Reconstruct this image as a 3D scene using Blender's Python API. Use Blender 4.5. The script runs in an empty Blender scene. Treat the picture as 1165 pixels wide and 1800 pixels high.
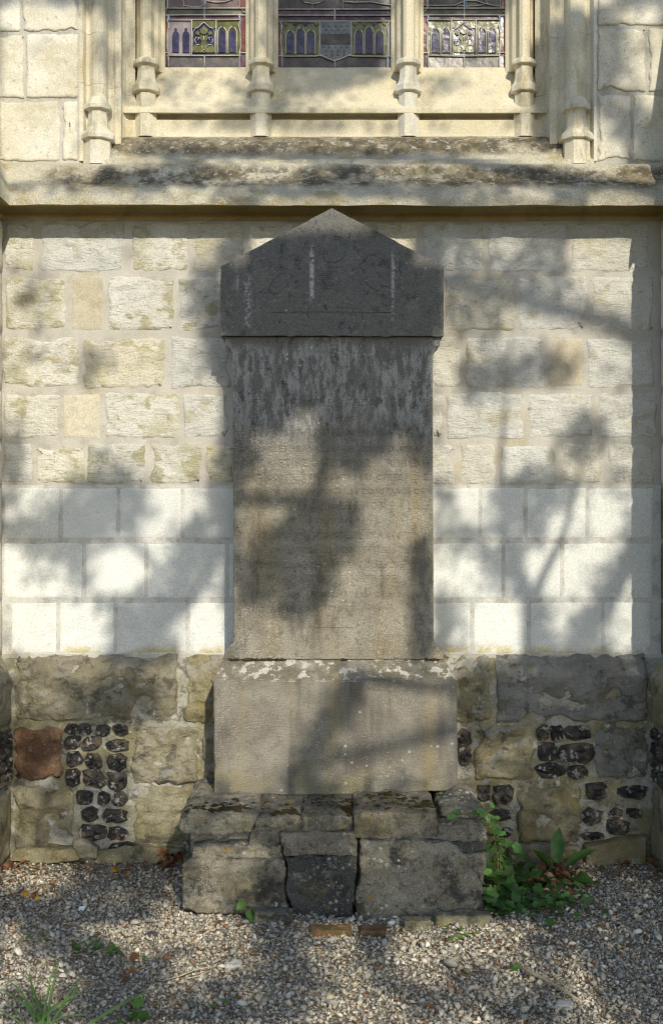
import bpy, bmesh, math, random
import numpy as np
from mathutils import Vector, noise

random.seed(7)
rng = np.random.default_rng(11)
sc = bpy.context.scene
C = sc.collection

# ------------------------------------------------------------------ camera, sky, sun, exposure
CAM_D, CAM_Z, PPM = 5.0, 1.525, 400.0          # metres from wall, eye height, photo pixels per metre on the wall
cam_data = bpy.data.cameras.new('camera')
cam = bpy.data.objects.new('camera', cam_data)
C.objects.link(cam)
cam.location = (0, -CAM_D, CAM_Z)
cam.rotation_euler = (math.radians(90), 0, 0)
cam_data.sensor_fit = 'VERTICAL'
cam_data.sensor_height = 24
cam_data.lens = 24 * CAM_D * PPM / 1800
cam_data.clip_end = 400
sc.camera = cam

SUN = Vector((0.27, -1.0, 0.575))               # towards the sun, per metre out of the wall
sdir = SUN.normalized()
world = bpy.data.worlds.new('World')
sc.world = world
world.use_nodes = True
wn = world.node_tree
sky = wn.nodes.new('ShaderNodeTexSky')
sky.sky_type = 'NISHITA'
sky.sun_disc = False
sky.sun_elevation = math.asin(sdir.z)
sky.sun_rotation = math.atan2(sdir.x, sdir.y)
sky.dust_density = 0.7
sky.ozone_density = 1.6
bg = wn.nodes['Background']
bg.inputs[1].default_value = 0.15
wn.links.new(sky.outputs[0], bg.inputs[0])
sun_data = bpy.data.lights.new('sun', 'SUN')
sun_data.energy = 3.6
sun_data.angle = math.radians(0.55)
sun_data.color = (1.0, 0.915, 0.75)
sun = bpy.data.objects.new('sun', sun_data)
C.objects.link(sun)
sun.rotation_euler = sdir.to_track_quat('Z', 'Y').to_euler()
sun.location = (3, -12, 8)
vs = sc.view_settings
vs.view_transform = 'Standard'
vs.look = 'None'
vs.exposure = 0.18
vs.gamma = 1.0
vs.use_curve_mapping = False
sc.cycles.filter_width = 1.1

# ------------------------------------------------------------------ helpers
def W(px, py, d=0.0):
    """point on the plane d metres in front of the wall that the photo shows at pixel px, py"""
    k = (1 - d / CAM_D) / PPM
    return Vector(((px - 582.5) * k, -d, CAM_Z + (900 - py) * k))

WL = {}
def wloc(o):
    return WL[o] if o is not None else Vector((0, 0, 0))

def add(name, verts, faces, mat, parent=None, loc=None, smooth=True):
    vs_ = np.asarray([tuple(v) for v in verts], dtype=float)
    if loc is None:
        lo, hi = vs_.min(0), vs_.max(0)
        loc = Vector(((lo[0] + hi[0]) / 2, (lo[1] + hi[1]) / 2, lo[2]))
    loc = Vector(loc)
    me = bpy.data.meshes.new(name)
    me.from_pydata((vs_ - np.array(loc)).tolist(), [], [tuple(f) for f in faces])
    if smooth:
        me.polygons.foreach_set('use_smooth', [True] * len(me.polygons))
    if mat is not None:
        me.materials.append(mat)
    return link(name, me, parent, loc)

def link(name, me, parent, loc):
    o = bpy.data.objects.new(name, me)
    C.objects.link(o)
    o.location = Vector(loc) - wloc(parent)
    o.parent = parent
    WL[o] = Vector(loc)
    return o

def empty(name, loc):
    return link(name, None, None, loc)

def tag(o, label=None, cat=None, group=None, kind=None):
    if label: o['label'] = label
    if cat: o['category'] = cat
    if group: o['group'] = group
    if kind: o['kind'] = kind
    return o

def nz(x, y, z, f=1.0, o=3):
    return noise.fractal(Vector((x * f, y * f, z * f)), 1.0, 2.0, o)

class MB:
    def __init__(s): s.v = []; s.f = []
    def add(s, v, f):
        b = len(s.v); s.v += [tuple(p) for p in v]; s.f += [tuple(i + b for i in q) for q in f]
    def prism(s, poly, off):                       # poly: 3D points, off: extrusion vector
        n = len(poly); off = Vector(off)
        v = [Vector(p) for p in poly] + [Vector(p) + off for p in poly]
        f = [tuple(range(n)), tuple(range(2 * n - 1, n - 1, -1))] + [(i, i + n, (i + 1) % n + n, (i + 1) % n) for i in range(n)]
        s.add(v, f)
    def tube(s, pts, rads, n=6, cap=True):
        pts = [Vector(p) for p in pts]
        v = []; f = []
        for i, p in enumerate(pts):
            t = (pts[min(i + 1, len(pts) - 1)] - pts[max(i - 1, 0)]).normalized()
            a = t.orthogonal().normalized(); b = t.cross(a)
            r = rads[i] if hasattr(rads, '__len__') else rads
            for k in range(n):
                an = 2 * math.pi * k / n
                v.append(p + (a * math.cos(an) + b * math.sin(an)) * r)
        for i in range(len(pts) - 1):
            for k in range(n):
                f.append((i * n + k, i * n + (k + 1) % n, (i + 1) * n + (k + 1) % n, (i + 1) * n + k))
        if cap:
            f.append(tuple(range(n))[::-1]); f.append(tuple(range((len(pts) - 1) * n, len(pts) * n)))
        s.add(v, f)
    def build(s, name, mat, parent=None, loc=None, smooth=False):
        return add(name, s.v, s.f, mat, parent, loc, smooth)

# ------------------------------------------------------------------ procedural materials
class NT:
    def __init__(s, name):
        s.m = bpy.data.materials.new(name); s.m.use_nodes = True
        s.t = s.m.node_tree; s.n = s.t.nodes; s.l = s.t.links
        s.b = s.n['Principled BSDF']
        s.b.inputs['Specular IOR Level'].default_value = 0.25
        g = s.n.new('ShaderNodeNewGeometry')
        oi = s.n.new('ShaderNodeObjectInfo')
        s.rand = oi.outputs['Random']
        s.pos = g.outputs['Position']
        s.nrm = g.outputs['Normal']
        vm = s.n.new('ShaderNodeVectorMath'); vm.operation = 'SCALE'
        cb = s.n.new('ShaderNodeCombineXYZ')
        for i, k in enumerate((37.0, 11.0, 23.0)):
            cb.inputs[i].default_value = k
        s.l.new(cb.outputs[0], vm.inputs[0]); s.l.new(s.rand, vm.inputs['Scale'])
        va = s.n.new('ShaderNodeVectorMath'); va.operation = 'ADD'
        s.l.new(s.pos, va.inputs[0]); s.l.new(vm.outputs[0], va.inputs[1])
        s.opos = va.outputs[0]                     # position shifted by a random offset for each object
        sx = s.n.new('ShaderNodeSeparateXYZ'); s.l.new(s.pos, sx.inputs[0])
        s.x, s.y, s.z = sx.outputs
    def set(s, sock, v):
        if isinstance(v, (int, float)): sock.default_value = v
        elif isinstance(v, (tuple, list)): sock.default_value = tuple(v) + ((1,) if len(v) == 3 and len(sock.default_value) == 4 else ())
        else: s.l.new(v, sock)
    def vec(s, st, world=False, off=(0, 0, 0)):
        mp = s.n.new('ShaderNodeMapping'); mp.inputs['Scale'].default_value = st; mp.inputs['Location'].default_value = off
        s.l.new(s.pos if world else s.opos, mp.inputs[0]); return mp.outputs[0]
    def noise(s, sc_, det=4, rough=.55, st=(1, 1, 1), world=False, off=(0, 0, 0), dist=0.0):
        t = s.n.new('ShaderNodeTexNoise'); t.inputs['Scale'].default_value = sc_; t.inputs['Detail'].default_value = det
        t.inputs['Roughness'].default_value = rough; t.inputs['Distortion'].default_value = dist
        s.l.new(s.vec(st, world, off), t.inputs['Vector']); return t.outputs['Fac']
    def voro(s, sc_, feat='F1', st=(1, 1, 1), world=False, rnd=1.0):
        t = s.n.new('ShaderNodeTexVoronoi'); t.inputs['Scale'].default_value = sc_; t.feature = feat
        t.inputs['Randomness'].default_value = rnd
        s.l.new(s.vec(st, world), t.inputs['Vector']); return t
    def rng(s, v, lo, hi, a=0.0, b=1.0):
        t = s.n.new('ShaderNodeMapRange'); t.interpolation_type = 'SMOOTHSTEP'
        if lo > hi: lo, hi, a, b = hi, lo, b, a
        t.inputs['From Min'].default_value = lo; t.inputs['From Max'].default_value = hi
        t.inputs['To Min'].default_value = a; t.inputs['To Max'].default_value = b
        s.set(t.inputs['Value'], v); return t.outputs[0]
    def math(s, op, a, b=0.0):
        t = s.n.new('ShaderNodeMath'); t.operation = op; s.set(t.inputs[0], a); s.set(t.inputs[1], b); return t.outputs[0]
    def mix(s, fac, a, b, blend='MIX'):
        t = s.n.new('ShaderNodeMix'); t.data_type = 'RGBA'; t.blend_type = blend
        s.set(t.inputs[0], fac); s.set(t.inputs[6], a); s.set(t.inputs[7], b); return t.outputs[2]
    def bump(s, h, dist, prev=None, strength=1.0):
        t = s.n.new('ShaderNodeBump'); t.inputs['Distance'].default_value = dist; t.inputs['Strength'].default_value = strength
        s.l.new(h, t.inputs['Height'])
        if prev is not None: s.l.new(prev, t.inputs['Normal'])
        return t.outputs[0]
    def done(s, col, nrm=None, rough=.9):
        s.set(s.b.inputs['Base Color'], col); s.set(s.b.inputs['Roughness'], rough)
        if nrm is not None: s.l.new(nrm, s.b.inputs['Normal'])
        return s.m

def stone(name, c1, c2, sc1=6, patches=(), spots=(), bumps=((60, .004), (300, .0015)), rough=.9, rnd=.10, hue=None, world=False, spec=.2, grain=.22):
    """layered weathered stone. patches: dict(col, sc, lo, hi, st, det, amt, zr=(z_off, z_full), z2=...); spots: dict(col, sc, r, mask, lo, hi)"""
    n = NT(name)
    col = n.mix(n.rng(n.noise(sc1, 6, .6, world=world), .35, .68), c1, c2)
    if hue is not None:
        col = n.mix(n.rng(n.rand, .45, 1.0, 0, .75), col, hue)
    for i, p in enumerate(patches):
        f = n.rng(n.noise(p['sc'], p.get('det', 6), p.get('ro', .62), p.get('st', (1, 1, 1)), p.get('world', world), (3.1 * i + 1, 1.7 * i, 5.3 * i)), p['lo'], p['hi'])
        for key in ('zr', 'z2'):
            if key in p:
                zz = n.math('ADD', n.z, n.math('MULTIPLY', n.math('SUBTRACT', n.noise(5, 4, .6, world=True), .5), p.get('zj', .25)))
                f = n.math('MULTIPLY', f, n.rng(zz, *p[key]))
        for key in ('xr', 'x2'):
            if key in p: f = n.math('MULTIPLY', f, n.rng(n.x, *p[key]))
        if 'up' in p:
            sx = n.n.new('ShaderNodeSeparateXYZ'); n.l.new(n.nrm, sx.inputs[0])
            f = n.math('MULTIPLY', f, n.rng(sx.outputs[2], *p['up']))
        f = n.math('MULTIPLY', f, p.get('amt', 1.0))
        col = n.mix(f, col, p['col'])
    for i, p in enumerate(spots):
        v = n.voro(p['sc'], world=world)
        f = n.rng(v.outputs['Distance'], p['r'], p['r'] * .55)
        sep = n.n.new('ShaderNodeSeparateColor'); n.l.new(v.outputs['Color'], sep.inputs[0])
        f = n.math('MULTIPLY', f, n.rng(sep.outputs[i % 3], p.get('keep', .6), p.get('keep', .6) + .02))
        f = n.math('MULTIPLY', f, n.rng(n.noise(p.get('msc', 3), 3, .5, world=world, off=(9.0 + i, 2, 4)), p.get('lo', .5), p.get('hi', .6)))
        f = n.math('MULTIPLY', f, n.rng(n.noise(p['sc'] * 3, 3, .6, world=world), .3, .5))
        col = n.mix(n.math('MULTIPLY', f, p.get('amt', .85)), col, p['col'])
    fine = n.noise(170, 4, .7, world=world)
    col = n.mix(.9, col, n.mix(n.rng(fine, .25, .75), (1 - grain,) * 3, (1 + grain * .95,) * 3), 'MULTIPLY')
    if rnd:
        k = n.rng(n.rand, 0, 1, 1 - rnd, 1 + rnd)
        cb = n.n.new('ShaderNodeCombineColor')
        for i in range(3): n.l.new(k, cb.inputs[i])
        col = n.mix(1.0, col, cb.outputs[0], 'MULTIPLY')
    nr = None
    for b in bumps:
        nr = n.bump(n.noise(b[0], 5, .65, b[2] if len(b) > 2 else (1, 1, 1), world=world), b[1], nr)
    n.b.inputs['Specular IOR Level'].default_value = spec
    return n.done(col, nr, rough)

OCH = (.42, .33, .13)
M = {}
M['rough'] = stone('weathered limestone', (.67, .66, .59), (.78, .775, .715), 5, hue=(.62, .57, .43),
    patches=[dict(col=(.40, .365, .19), sc=9, lo=.53, hi=.60, st=(1, 1, 1.3), amt=.7, ro=.72, det=8),
             dict(col=(.47, .445, .29), sc=3.5, lo=.47, hi=.60, amt=.65),
             dict(col=(.74, .73, .68), sc=12, lo=.58, hi=.64, amt=.7, st=(.7, 1, 1.2)),
             dict(col=(.30, .285, .21), sc=45, lo=.60, hi=.68, st=(.5, 1, 1.6), amt=.6)],
    bumps=((9, .016, (.8, 1, 1.2)), (38, .012, (.55, 1, 1.3)), (130, .007, (.6, 1, 1.3)), (300, .002)), rnd=.09)
M['roughw'] = stone('pale weathered limestone', (.67, .67, .625), (.76, .765, .725), 5, hue=(.60, .57, .46),
    patches=[dict(col=(.50, .46, .30), sc=6, lo=.55, hi=.64, amt=.6),
             dict(col=(.72, .72, .69), sc=12, lo=.56, hi=.64, amt=.6, st=(.7, 1, 1.2)),
             dict(col=(.32, .31, .25), sc=45, lo=.61, hi=.68, st=(.5, 1, 1.6), amt=.55)],
    bumps=((9, .016, (.8, 1, 1.2)), (38, .013, (.55, 1, 1.3)), (130, .008, (.6, 1, 1.3)), (300, .002)), rnd=.06)
M['ochre'] = stone('ochre limestone', (.50, .45, .34), (.58, .54, .43), 5,
    patches=[dict(col=(.42, .34, .20), sc=7, lo=.52, hi=.66, amt=.6), dict(col=(.40, .38, .32), sc=20, lo=.55, hi=.65, amt=.5)], bumps=((20, .006), (200, .002)), rnd=.06)
M['upper'] = stone('dressed limestone', (.66, .62, .50), (.73, .71, .62), 4,
    patches=[dict(col=(.50, .45, .30), sc=5, lo=.50, hi=.64, amt=.6, det=9, ro=.72), dict(col=(.36, .33, .26), sc=50, lo=.60, hi=.68, amt=.6), dict(col=(.30, .27, .20), sc=14, lo=.62, hi=.70, amt=.6, det=9, ro=.75)],
    bumps=((25, .004), (240, .0018)), rnd=.06)
M['carved'] = stone('carved limestone', (.59, .545, .41), (.69, .65, .525), 4, world=True,
    patches=[dict(col=(.32, .285, .20), sc=8, lo=.50, hi=.64, st=(1.4, 1, .4), amt=.75, det=9, ro=.75), dict(col=(.66, .65, .60), sc=4, lo=.52, hi=.66, st=(1, 1, .5), amt=.8), dict(col=(.46, .36, .16), sc=9, lo=.56, hi=.70, st=(1.5, 1, .35), amt=.6),
             dict(col=(.40, .38, .32), sc=50, lo=.62, hi=.72, amt=.4)],
    bumps=((20, .004), (220, .0016)), rnd=.03)
M['apron'] = stone('new yellow limestone', (.60, .54, .385), (.68, .62, .465), 3, world=True,
    patches=[dict(col=(.42, .365, .235), sc=6, lo=.50, hi=.64, st=(1, 1, .6), amt=.6, det=9, ro=.75), dict(col=(.36, .32, .22), sc=40, lo=.62, hi=.70, amt=.5), dict(col=(.70, .67, .56), sc=4, lo=.56, hi=.70, amt=.5)], bumps=((180, .0012),), rnd=.0)
SB = dict(zr=(3.09, 3.14), z2=(3.25, 3.205), zj=.05, xr=(-1.25, -.85))
HB = dict(zr=(2.885, 2.94), z2=(3.06, 3.005), zj=.06, xr=(-1.40, -1.0))
M['sill'] = stone('lichen stained sill', (.57, .52, .39), (.69, .655, .53), 6, world=True,
    patches=[dict(col=(.38, .31, .12), sc=8, lo=.52, hi=.62, st=(.7, 1, 1.3), amt=.55),
             dict(col=(.22, .18, .11), sc=5, lo=.32, hi=.52, det=9, ro=.68, amt=.8, **SB), dict(col=(.20, .16, .09), sc=5, lo=.34, hi=.54, det=9, ro=.68, amt=.8, **HB),
             dict(col=(.085, .075, .055), sc=14, lo=.43, hi=.56, det=9, ro=.75, amt=.75, **SB), dict(col=(.085, .07, .048), sc=14, lo=.44, hi=.57, det=9, ro=.75, amt=.75, **HB),
             dict(col=(.62, .595, .51), sc=34, lo=.57, hi=.63, amt=.65)],
    spots=[dict(col=(.70, .68, .62), sc=60, r=.28, keep=.75, lo=.5, hi=.6), dict(col=(.50, .30, .04), sc=35, r=.3, keep=.85, lo=.5, hi=.6)],
    bumps=((18, .010), (70, .010), (260, .004)), rnd=0, grain=.34)
M['under'] = stone('ochre moulding hollow', (.34, .26, .10), (.42, .34, .17), 3, world=True,  # hollow coloured a darker ochre than the moulding above it
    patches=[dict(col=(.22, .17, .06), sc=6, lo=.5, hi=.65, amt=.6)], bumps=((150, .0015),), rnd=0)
M['paint'] = stone('smooth whitewashed stone', (.67, .69, .665), (.71, .725, .70), 3,
    patches=[dict(col=(.56, .575, .55), sc=6, lo=.50, hi=.66, st=(.6, 1, 1.2), amt=.6, det=9, ro=.7), dict(col=(.50, .48, .42), sc=16, lo=.60, hi=.68, amt=.5, det=9, ro=.75),
             dict(col=(.45, .36, .10), sc=9, lo=.42, hi=.60, zr=(.955, .905), zj=.04, world=True, amt=.8),
             dict(col=(.27, .27, .25), sc=60, lo=.67, hi=.72, amt=.6)],
    bumps=((8, .006), (60, .0022, (.4, 1, 1.2)), (240, .0012, (.3, 1, 1))), rnd=.05)
M['mortar'] = stone('grey lime mortar', (.46, .44, .395), (.54, .52, .47), 8, world=True,
    patches=[dict(col=(.34, .32, .26), sc=14, lo=.52, hi=.68, amt=.6), dict(col=(.44, .38, .20), sc=5, lo=.55, hi=.7, amt=.5)],
    bumps=((40, .003), (200, .002)), rnd=0)
M['pmortar'] = stone('old pale plinth mortar', (.32, .305, .24), (.46, .45, .39), 10, world=True,
    patches=[dict(col=(.25, .22, .10), sc=5, lo=.46, hi=.60, amt=.75), dict(col=(.10, .095, .08), sc=16, lo=.53, hi=.64, amt=.75),
             dict(col=(.50, .49, .46), sc=26, lo=.57, hi=.63, amt=.8)],
    bumps=((14, .016), (40, .012), (120, .006)), rnd=0)
M['joint'] = stone('fine grey joint', (.54, .54, .51), (.60, .60, .565), 12, world=True, patches=[dict(col=(.36, .34, .30), sc=14, lo=.5, hi=.62, amt=.6)], bumps=((120, .002),), rnd=0)
PB = ((12, .020), (34, .020), (90, .012), (250, .004))
M['plinth'] = stone('rock faced sandstone', (.30, .27, .185), (.42, .385, .28), 7, hue=(.34, .295, .16),
    patches=[dict(col=(.25, .215, .09), sc=4, lo=.52, hi=.66, amt=.6), dict(col=(.10, .094, .078), sc=12, lo=.52, hi=.62, amt=.7, det=8, ro=.7),
             dict(col=(.42, .40, .35), sc=18, lo=.57, hi=.63, amt=.75, det=8, ro=.7), dict(col=(.40, .385, .34), sc=9, lo=.46, hi=.56, up=(.15, .5), amt=.7)],
    spots=[dict(col=(.5, .49, .46), sc=50, r=.32, keep=.72, lo=.5, hi=.6)], bumps=PB, rnd=.14)
M['bluestone'] = stone('grey rough sandstone', (.27, .265, .24), (.38, .375, .34), 7,
    patches=[dict(col=(.20, .18, .09), sc=4, lo=.56, hi=.68, amt=.6), dict(col=(.075, .075, .07), sc=12, lo=.54, hi=.64, amt=.7, det=8, ro=.7),
             dict(col=(.38, .37, .34), sc=18, lo=.58, hi=.65, amt=.65, det=8, ro=.7)], bumps=PB, rnd=.08)
M['olive'] = stone('algae stained sandstone', (.30, .27, .165), (.41, .375, .265), 6,
    patches=[dict(col=(.25, .20, .06), sc=4, lo=.47, hi=.62, amt=.6), dict(col=(.10, .095, .065), sc=10, lo=.53, hi=.64, amt=.75, det=8, ro=.7), dict(col=(.40, .38, .31), sc=20, lo=.58, hi=.65, amt=.6)],
    spots=[dict(col=(.5, .49, .44), sc=60, r=.3, keep=.7, lo=.52, hi=.62)], bumps=PB, rnd=.1)
M['red'] = stone('red brown sandstone', (.22, .125, .075), (.32, .195, .12), 14,
    patches=[dict(col=(.15, .085, .055), sc=6, lo=.48, hi=.64, amt=.7), dict(col=(.38, .28, .17), sc=24, lo=.54, hi=.64, amt=.6), dict(col=(.09, .06, .045), sc=40, lo=.57, hi=.66, amt=.6)],
    bumps=((20, .012), (70, .012), (200, .006)), rnd=0, grain=.35)
def flint_mat():
    n = NT('knapped flint')
    c = n.mix(n.rng(n.noise(18, 5, .6), .42, .62), (.018, .017, .016), (.06, .055, .048))
    c = n.mix(n.math('MULTIPLY', n.rng(n.noise(14, 4, .6, off=(4, 4, 4)), .50, .62), .8), c, (.13, .095, .06))
    c = n.mix(n.math('MULTIPLY', n.rng(n.noise(30, 4, .6, off=(8, 1, 4)), .57, .63), .85), c, (.38, .37, .35))
    n.b.inputs['Specular IOR Level'].default_value = .5
    return n.done(c, n.bump(n.noise(45, 5, .65), .012), .5)
M['flint'] = flint_mat()

# monument: upper part darker, own tone plus some shade put into the colour, with white runs, beige lower part with ochre runs
def mon(name, lowc1, lowc2, dark=True):
    P = [dict(col=(.30, .235, .12), sc=7, lo=.50, hi=.70, st=(1, 1, .09), amt=.65, world=True),
         dict(col=(.12, .11, .095), sc=9, lo=.50, hi=.62, st=(1, 1, .3), amt=.6, world=True, det=9, ro=.75),
         dict(col=(.10, .095, .085), sc=30, lo=.52, hi=.62, amt=.5, det=8, ro=.75, world=True),
         dict(col=(.36, .345, .31), sc=26, lo=.60, hi=.72, amt=.5)]
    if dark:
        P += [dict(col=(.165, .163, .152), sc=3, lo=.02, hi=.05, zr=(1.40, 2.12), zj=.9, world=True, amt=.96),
              dict(col=(.13, .12, .07), sc=4, lo=.54, hi=.68, zr=(2.28, 2.34), amt=.8, world=True, xr=(-.02, .3)),
              dict(col=(.40, .41, .40), sc=30, lo=.45, hi=.57, st=(1, 1, .28), det=9, ro=.78, zr=(1.70, 2.02), z2=(2.26, 2.18), zj=.2, amt=.8, world=True),
              dict(col=(.065, .067, .072), sc=26, lo=.55, hi=.63, st=(1, 1, .6), det=8, ro=.75, zr=(1.72, 1.9), amt=.75, world=True),
              dict(col=(.40, .40, .39), sc=16, lo=.62, hi=.68, st=(1, 1, .12), zr=(2.28, 2.34), amt=.75, world=True, det=8, ro=.7),
              dict(col=(.21, .205, .18), sc=14, lo=.50, hi=.64, zr=(2.28, 2.34), amt=.5, world=True, det=9, ro=.75),
              dict(col=(.30, .30, .29), sc=40, lo=.58, hi=.66, zr=(2.20, 2.34), amt=.6, world=True, det=8, ro=.75),
              dict(col=(.52, .52, .51), sc=50, lo=.42, hi=.55, xr=(-.096, -.086), x2=(-.068, -.078), zr=(2.38, 2.43), z2=(2.66, 2.60), zj=.04, amt=.9, world=True),
              dict(col=(.48, .48, .47), sc=50, lo=.40, hi=.54, xr=(.246, .252), x2=(.265, .259), zr=(2.31, 2.35), z2=(2.64, 2.58), zj=.04, amt=.8, world=True),
              dict(col=(.45, .45, .44), sc=60, lo=.46, hi=.58, xr=(-.372, -.352), x2=(-.325, -.345), zr=(2.28, 2.33), z2=(2.56, 2.46), zj=.06, amt=.8, world=True),
              dict(col=(.40, .40, .38), sc=45, lo=.64, hi=.70, zr=(1.4, 1.6), amt=.55)]
    return stone(name, lowc1, lowc2, 8, patches=P,
        spots=[dict(col=(.62, .60, .55), sc=38, r=.22, keep=.8, lo=.52, hi=.6, amt=.8), dict(col=(.55, .54, .5), sc=110, r=.32, keep=.62, lo=.5, hi=.62, amt=.7)],
        bumps=((26, .004), (110, .0045, (.6, 1, 1.2)), (320, .002)), rnd=0, world=True, rough=.9, spec=.12, grain=.42)
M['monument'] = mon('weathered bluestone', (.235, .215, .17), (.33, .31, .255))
M['monplinth'] = stone('tooled grey stone', (.215, .197, .16), (.30, .28, .235), 7, world=True,
    patches=[dict(col=(.34, .27, .13), sc=8, lo=.52, hi=.70, st=(1, 1, .07), amt=.6), dict(col=(.12, .11, .095), sc=9, lo=.50, hi=.64, st=(1, 1, .1), amt=.65),
             dict(col=(.13, .12, .10), sc=35, lo=.52, hi=.62, amt=.45, det=8, ro=.75),
             dict(col=(.25, .22, .12), sc=7, lo=.45, hi=.62, zr=(.52, .40), amt=.6),
             dict(col=(.15, .14, .10), sc=9, lo=.42, hi=.55, up=(.2, .5), amt=.8),
             dict(col=(.58, .56, .49), sc=24, lo=.53, hi=.60, up=(.2, .5), amt=.8)],
    spots=[dict(col=(.66, .63, .55), sc=34, r=.26, keep=.84, lo=.5, hi=.58), dict(col=(.55, .53, .42), sc=120, r=.34, keep=.55, lo=.5, hi=.62, amt=.75)],
    bumps=((26, .004), (110, .005, (.25, 1, 2.2)), (320, .002)), rnd=0, rough=.85, grain=.36)
def basemat(name, c1, c2):
    return stone(name, c1, c2, 8,
        patches=[dict(col=(.28, .23, .10), sc=5, lo=.52, hi=.68, amt=.6), dict(col=(.05, .05, .045), sc=7, lo=.50, hi=.62, det=9, ro=.75, amt=.85),
                 dict(col=(.44, .42, .37), sc=20, lo=.55, hi=.62, amt=.7, det=9, ro=.75), dict(col=(.17, .16, .14), sc=6, lo=.4, hi=.6, up=(.3, .7), amt=.7), dict(col=(.07, .066, .055), sc=34, lo=.53, hi=.62, amt=.6, det=8, ro=.75)],
        spots=[dict(col=(.70, .69, .65), sc=42, r=.36, keep=.66, lo=.48, hi=.56), dict(col=(.46, .27, .03), sc=20, r=.34, keep=.80, lo=.48, hi=.56), dict(col=(.6, .59, .55), sc=140, r=.35, keep=.6, lo=.48, hi=.6)],
        bumps=((16, .014), (50, .018), (140, .010), (320, .004)), rnd=.22, grain=.4)
M['base'] = basemat('lichened base stone', (.30, .27, .20), (.40, .365, .28))
M['based'] = basemat('dark lichened base stone', (.11, .11, .105), (.175, .17, .155))
M['brick'] = stone('mossy brick', (.14, .065, .038), (.20, .11, .065), 12, patches=[dict(col=(.075, .068, .02), sc=18, lo=.40, hi=.55, amt=.85), dict(col=(.28, .26, .22), sc=30, lo=.58, hi=.66, amt=.5)], bumps=((60, .006), (200, .003)), rnd=.15)
M['moss'] = stone('dry moss', (.035, .027, .012), (.07, .055, .018), 30, patches=[dict(col=(.13, .085, .015), sc=10, lo=.52, hi=.64, amt=.8)], bumps=((300, .006), (120, .006)), rnd=0, world=True)

def simple(name, col, col2=None, sc_=20, rough=.6, bump=None, spec=.3, rnd=.15, transl=0):
    n = NT(name)
    c = n.mix(n.rng(n.noise(sc_, 4, .6), .35, .65), col, col2 or col)
    if rnd:
        k = n.rng(n.rand, 0, 1, 1 - rnd, 1 + rnd)
        cb = n.n.new('ShaderNodeCombineColor')
        for i in range(3): n.l.new(k, cb.inputs[i])
        c = n.mix(1.0, c, cb.outputs[0], 'MULTIPLY')
    n.b.inputs['Specular IOR Level'].default_value = spec
    nr = n.bump(n.noise(bump[0], 4, .6), bump[1]) if bump else None
    m = n.done(c, nr, rough)
    if transl:
        tr = n.n.new('ShaderNodeBsdfTranslucent'); n.set(tr.inputs[0], c)
        ms = n.n.new('ShaderNodeMixShader'); ms.inputs[0].default_value = transl
        n.l.new(n.b.outputs[0], ms.inputs[1]); n.l.new(tr.outputs[0], ms.inputs[2])
        n.l.new(ms.outputs[0], n.n['Material Output'].inputs[0])
    return m

# ------------------------------------------------------------------ ground
def ground_h(x, y):
    d = -y
    bank = .022 * math.exp(-max(d, 0) / .10) * (1 + .5 * nz(x, 0, 3, 2.0, 2))
    slope = -.022 * min(max(d, 0) / .7, 1.0)
    return bank + slope + .006 * nz(x, y, 0, 2.5, 3)

def build_ground():
    xs = [-120, -50, -20, -10, -6, -4, -3.2] + list(np.linspace(-2.4, 2.4, 97)) + [3.2, 4, 6, 10, 20, 50, 120]
    ys = [-150, -60, -25, -12, -7, -5, -4, -3.2] + list(np.linspace(-2.6, .1, 61)) + [1.0, 6.0, 60.0]
    v = []; f = []
    for y in ys:
        for x in xs:
            near = abs(x) < 2.5 and -2.7 < y < .2
            v.append((x, y, ground_h(x, y) if near else -.022))
    n = len(xs)
    for j in range(len(ys) - 1):
        for i in range(n - 1):
            f.append((j * n + i, j * n + i + 1, (j + 1) * n + i + 1, (j + 1) * n + i))
    n_ = NT('gravelly soil')
    vo = n_.voro(75, world=True)
    c = n_.mix(n_.rng(n_.noise(5, 5, .6, world=True), .4, .65), (.20, .165, .11), (.32, .27, .19))
    sep = n_.n.new('ShaderNodeSeparateColor'); n_.l.new(vo.outputs['Color'], sep.inputs[0])
    c = n_.mix(n_.rng(sep.outputs[0], .1, .9, 0, .7), c, (.42, .40, .35))
    c = n_.mix(n_.rng(vo.outputs['Distance'], .35, .7, 0, .75), c, (.10, .085, .06))
    nr = n_.bump(vo.outputs['Distance'], -.008)
    nr = n_.bump(n_.noise(120, 4, .6, world=True), .004, nr)
    tag(add('ground', v, f, n_.done(c, nr, .95), loc=(0, 0, 0)), 'pale gravel and soil ground in front of the church wall', kind='structure')
build_ground()

# ------------------------------------------------------------------ church wall
church = empty('church_wall', (0, 0, 0))
tag(church, 'pale limestone church wall with traceried window above and rough flint plinth below', 'wall')
XB = 1.4425                                        # inner faces of the two buttresses
BP = .47                                           # how far the buttresses stand out

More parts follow.
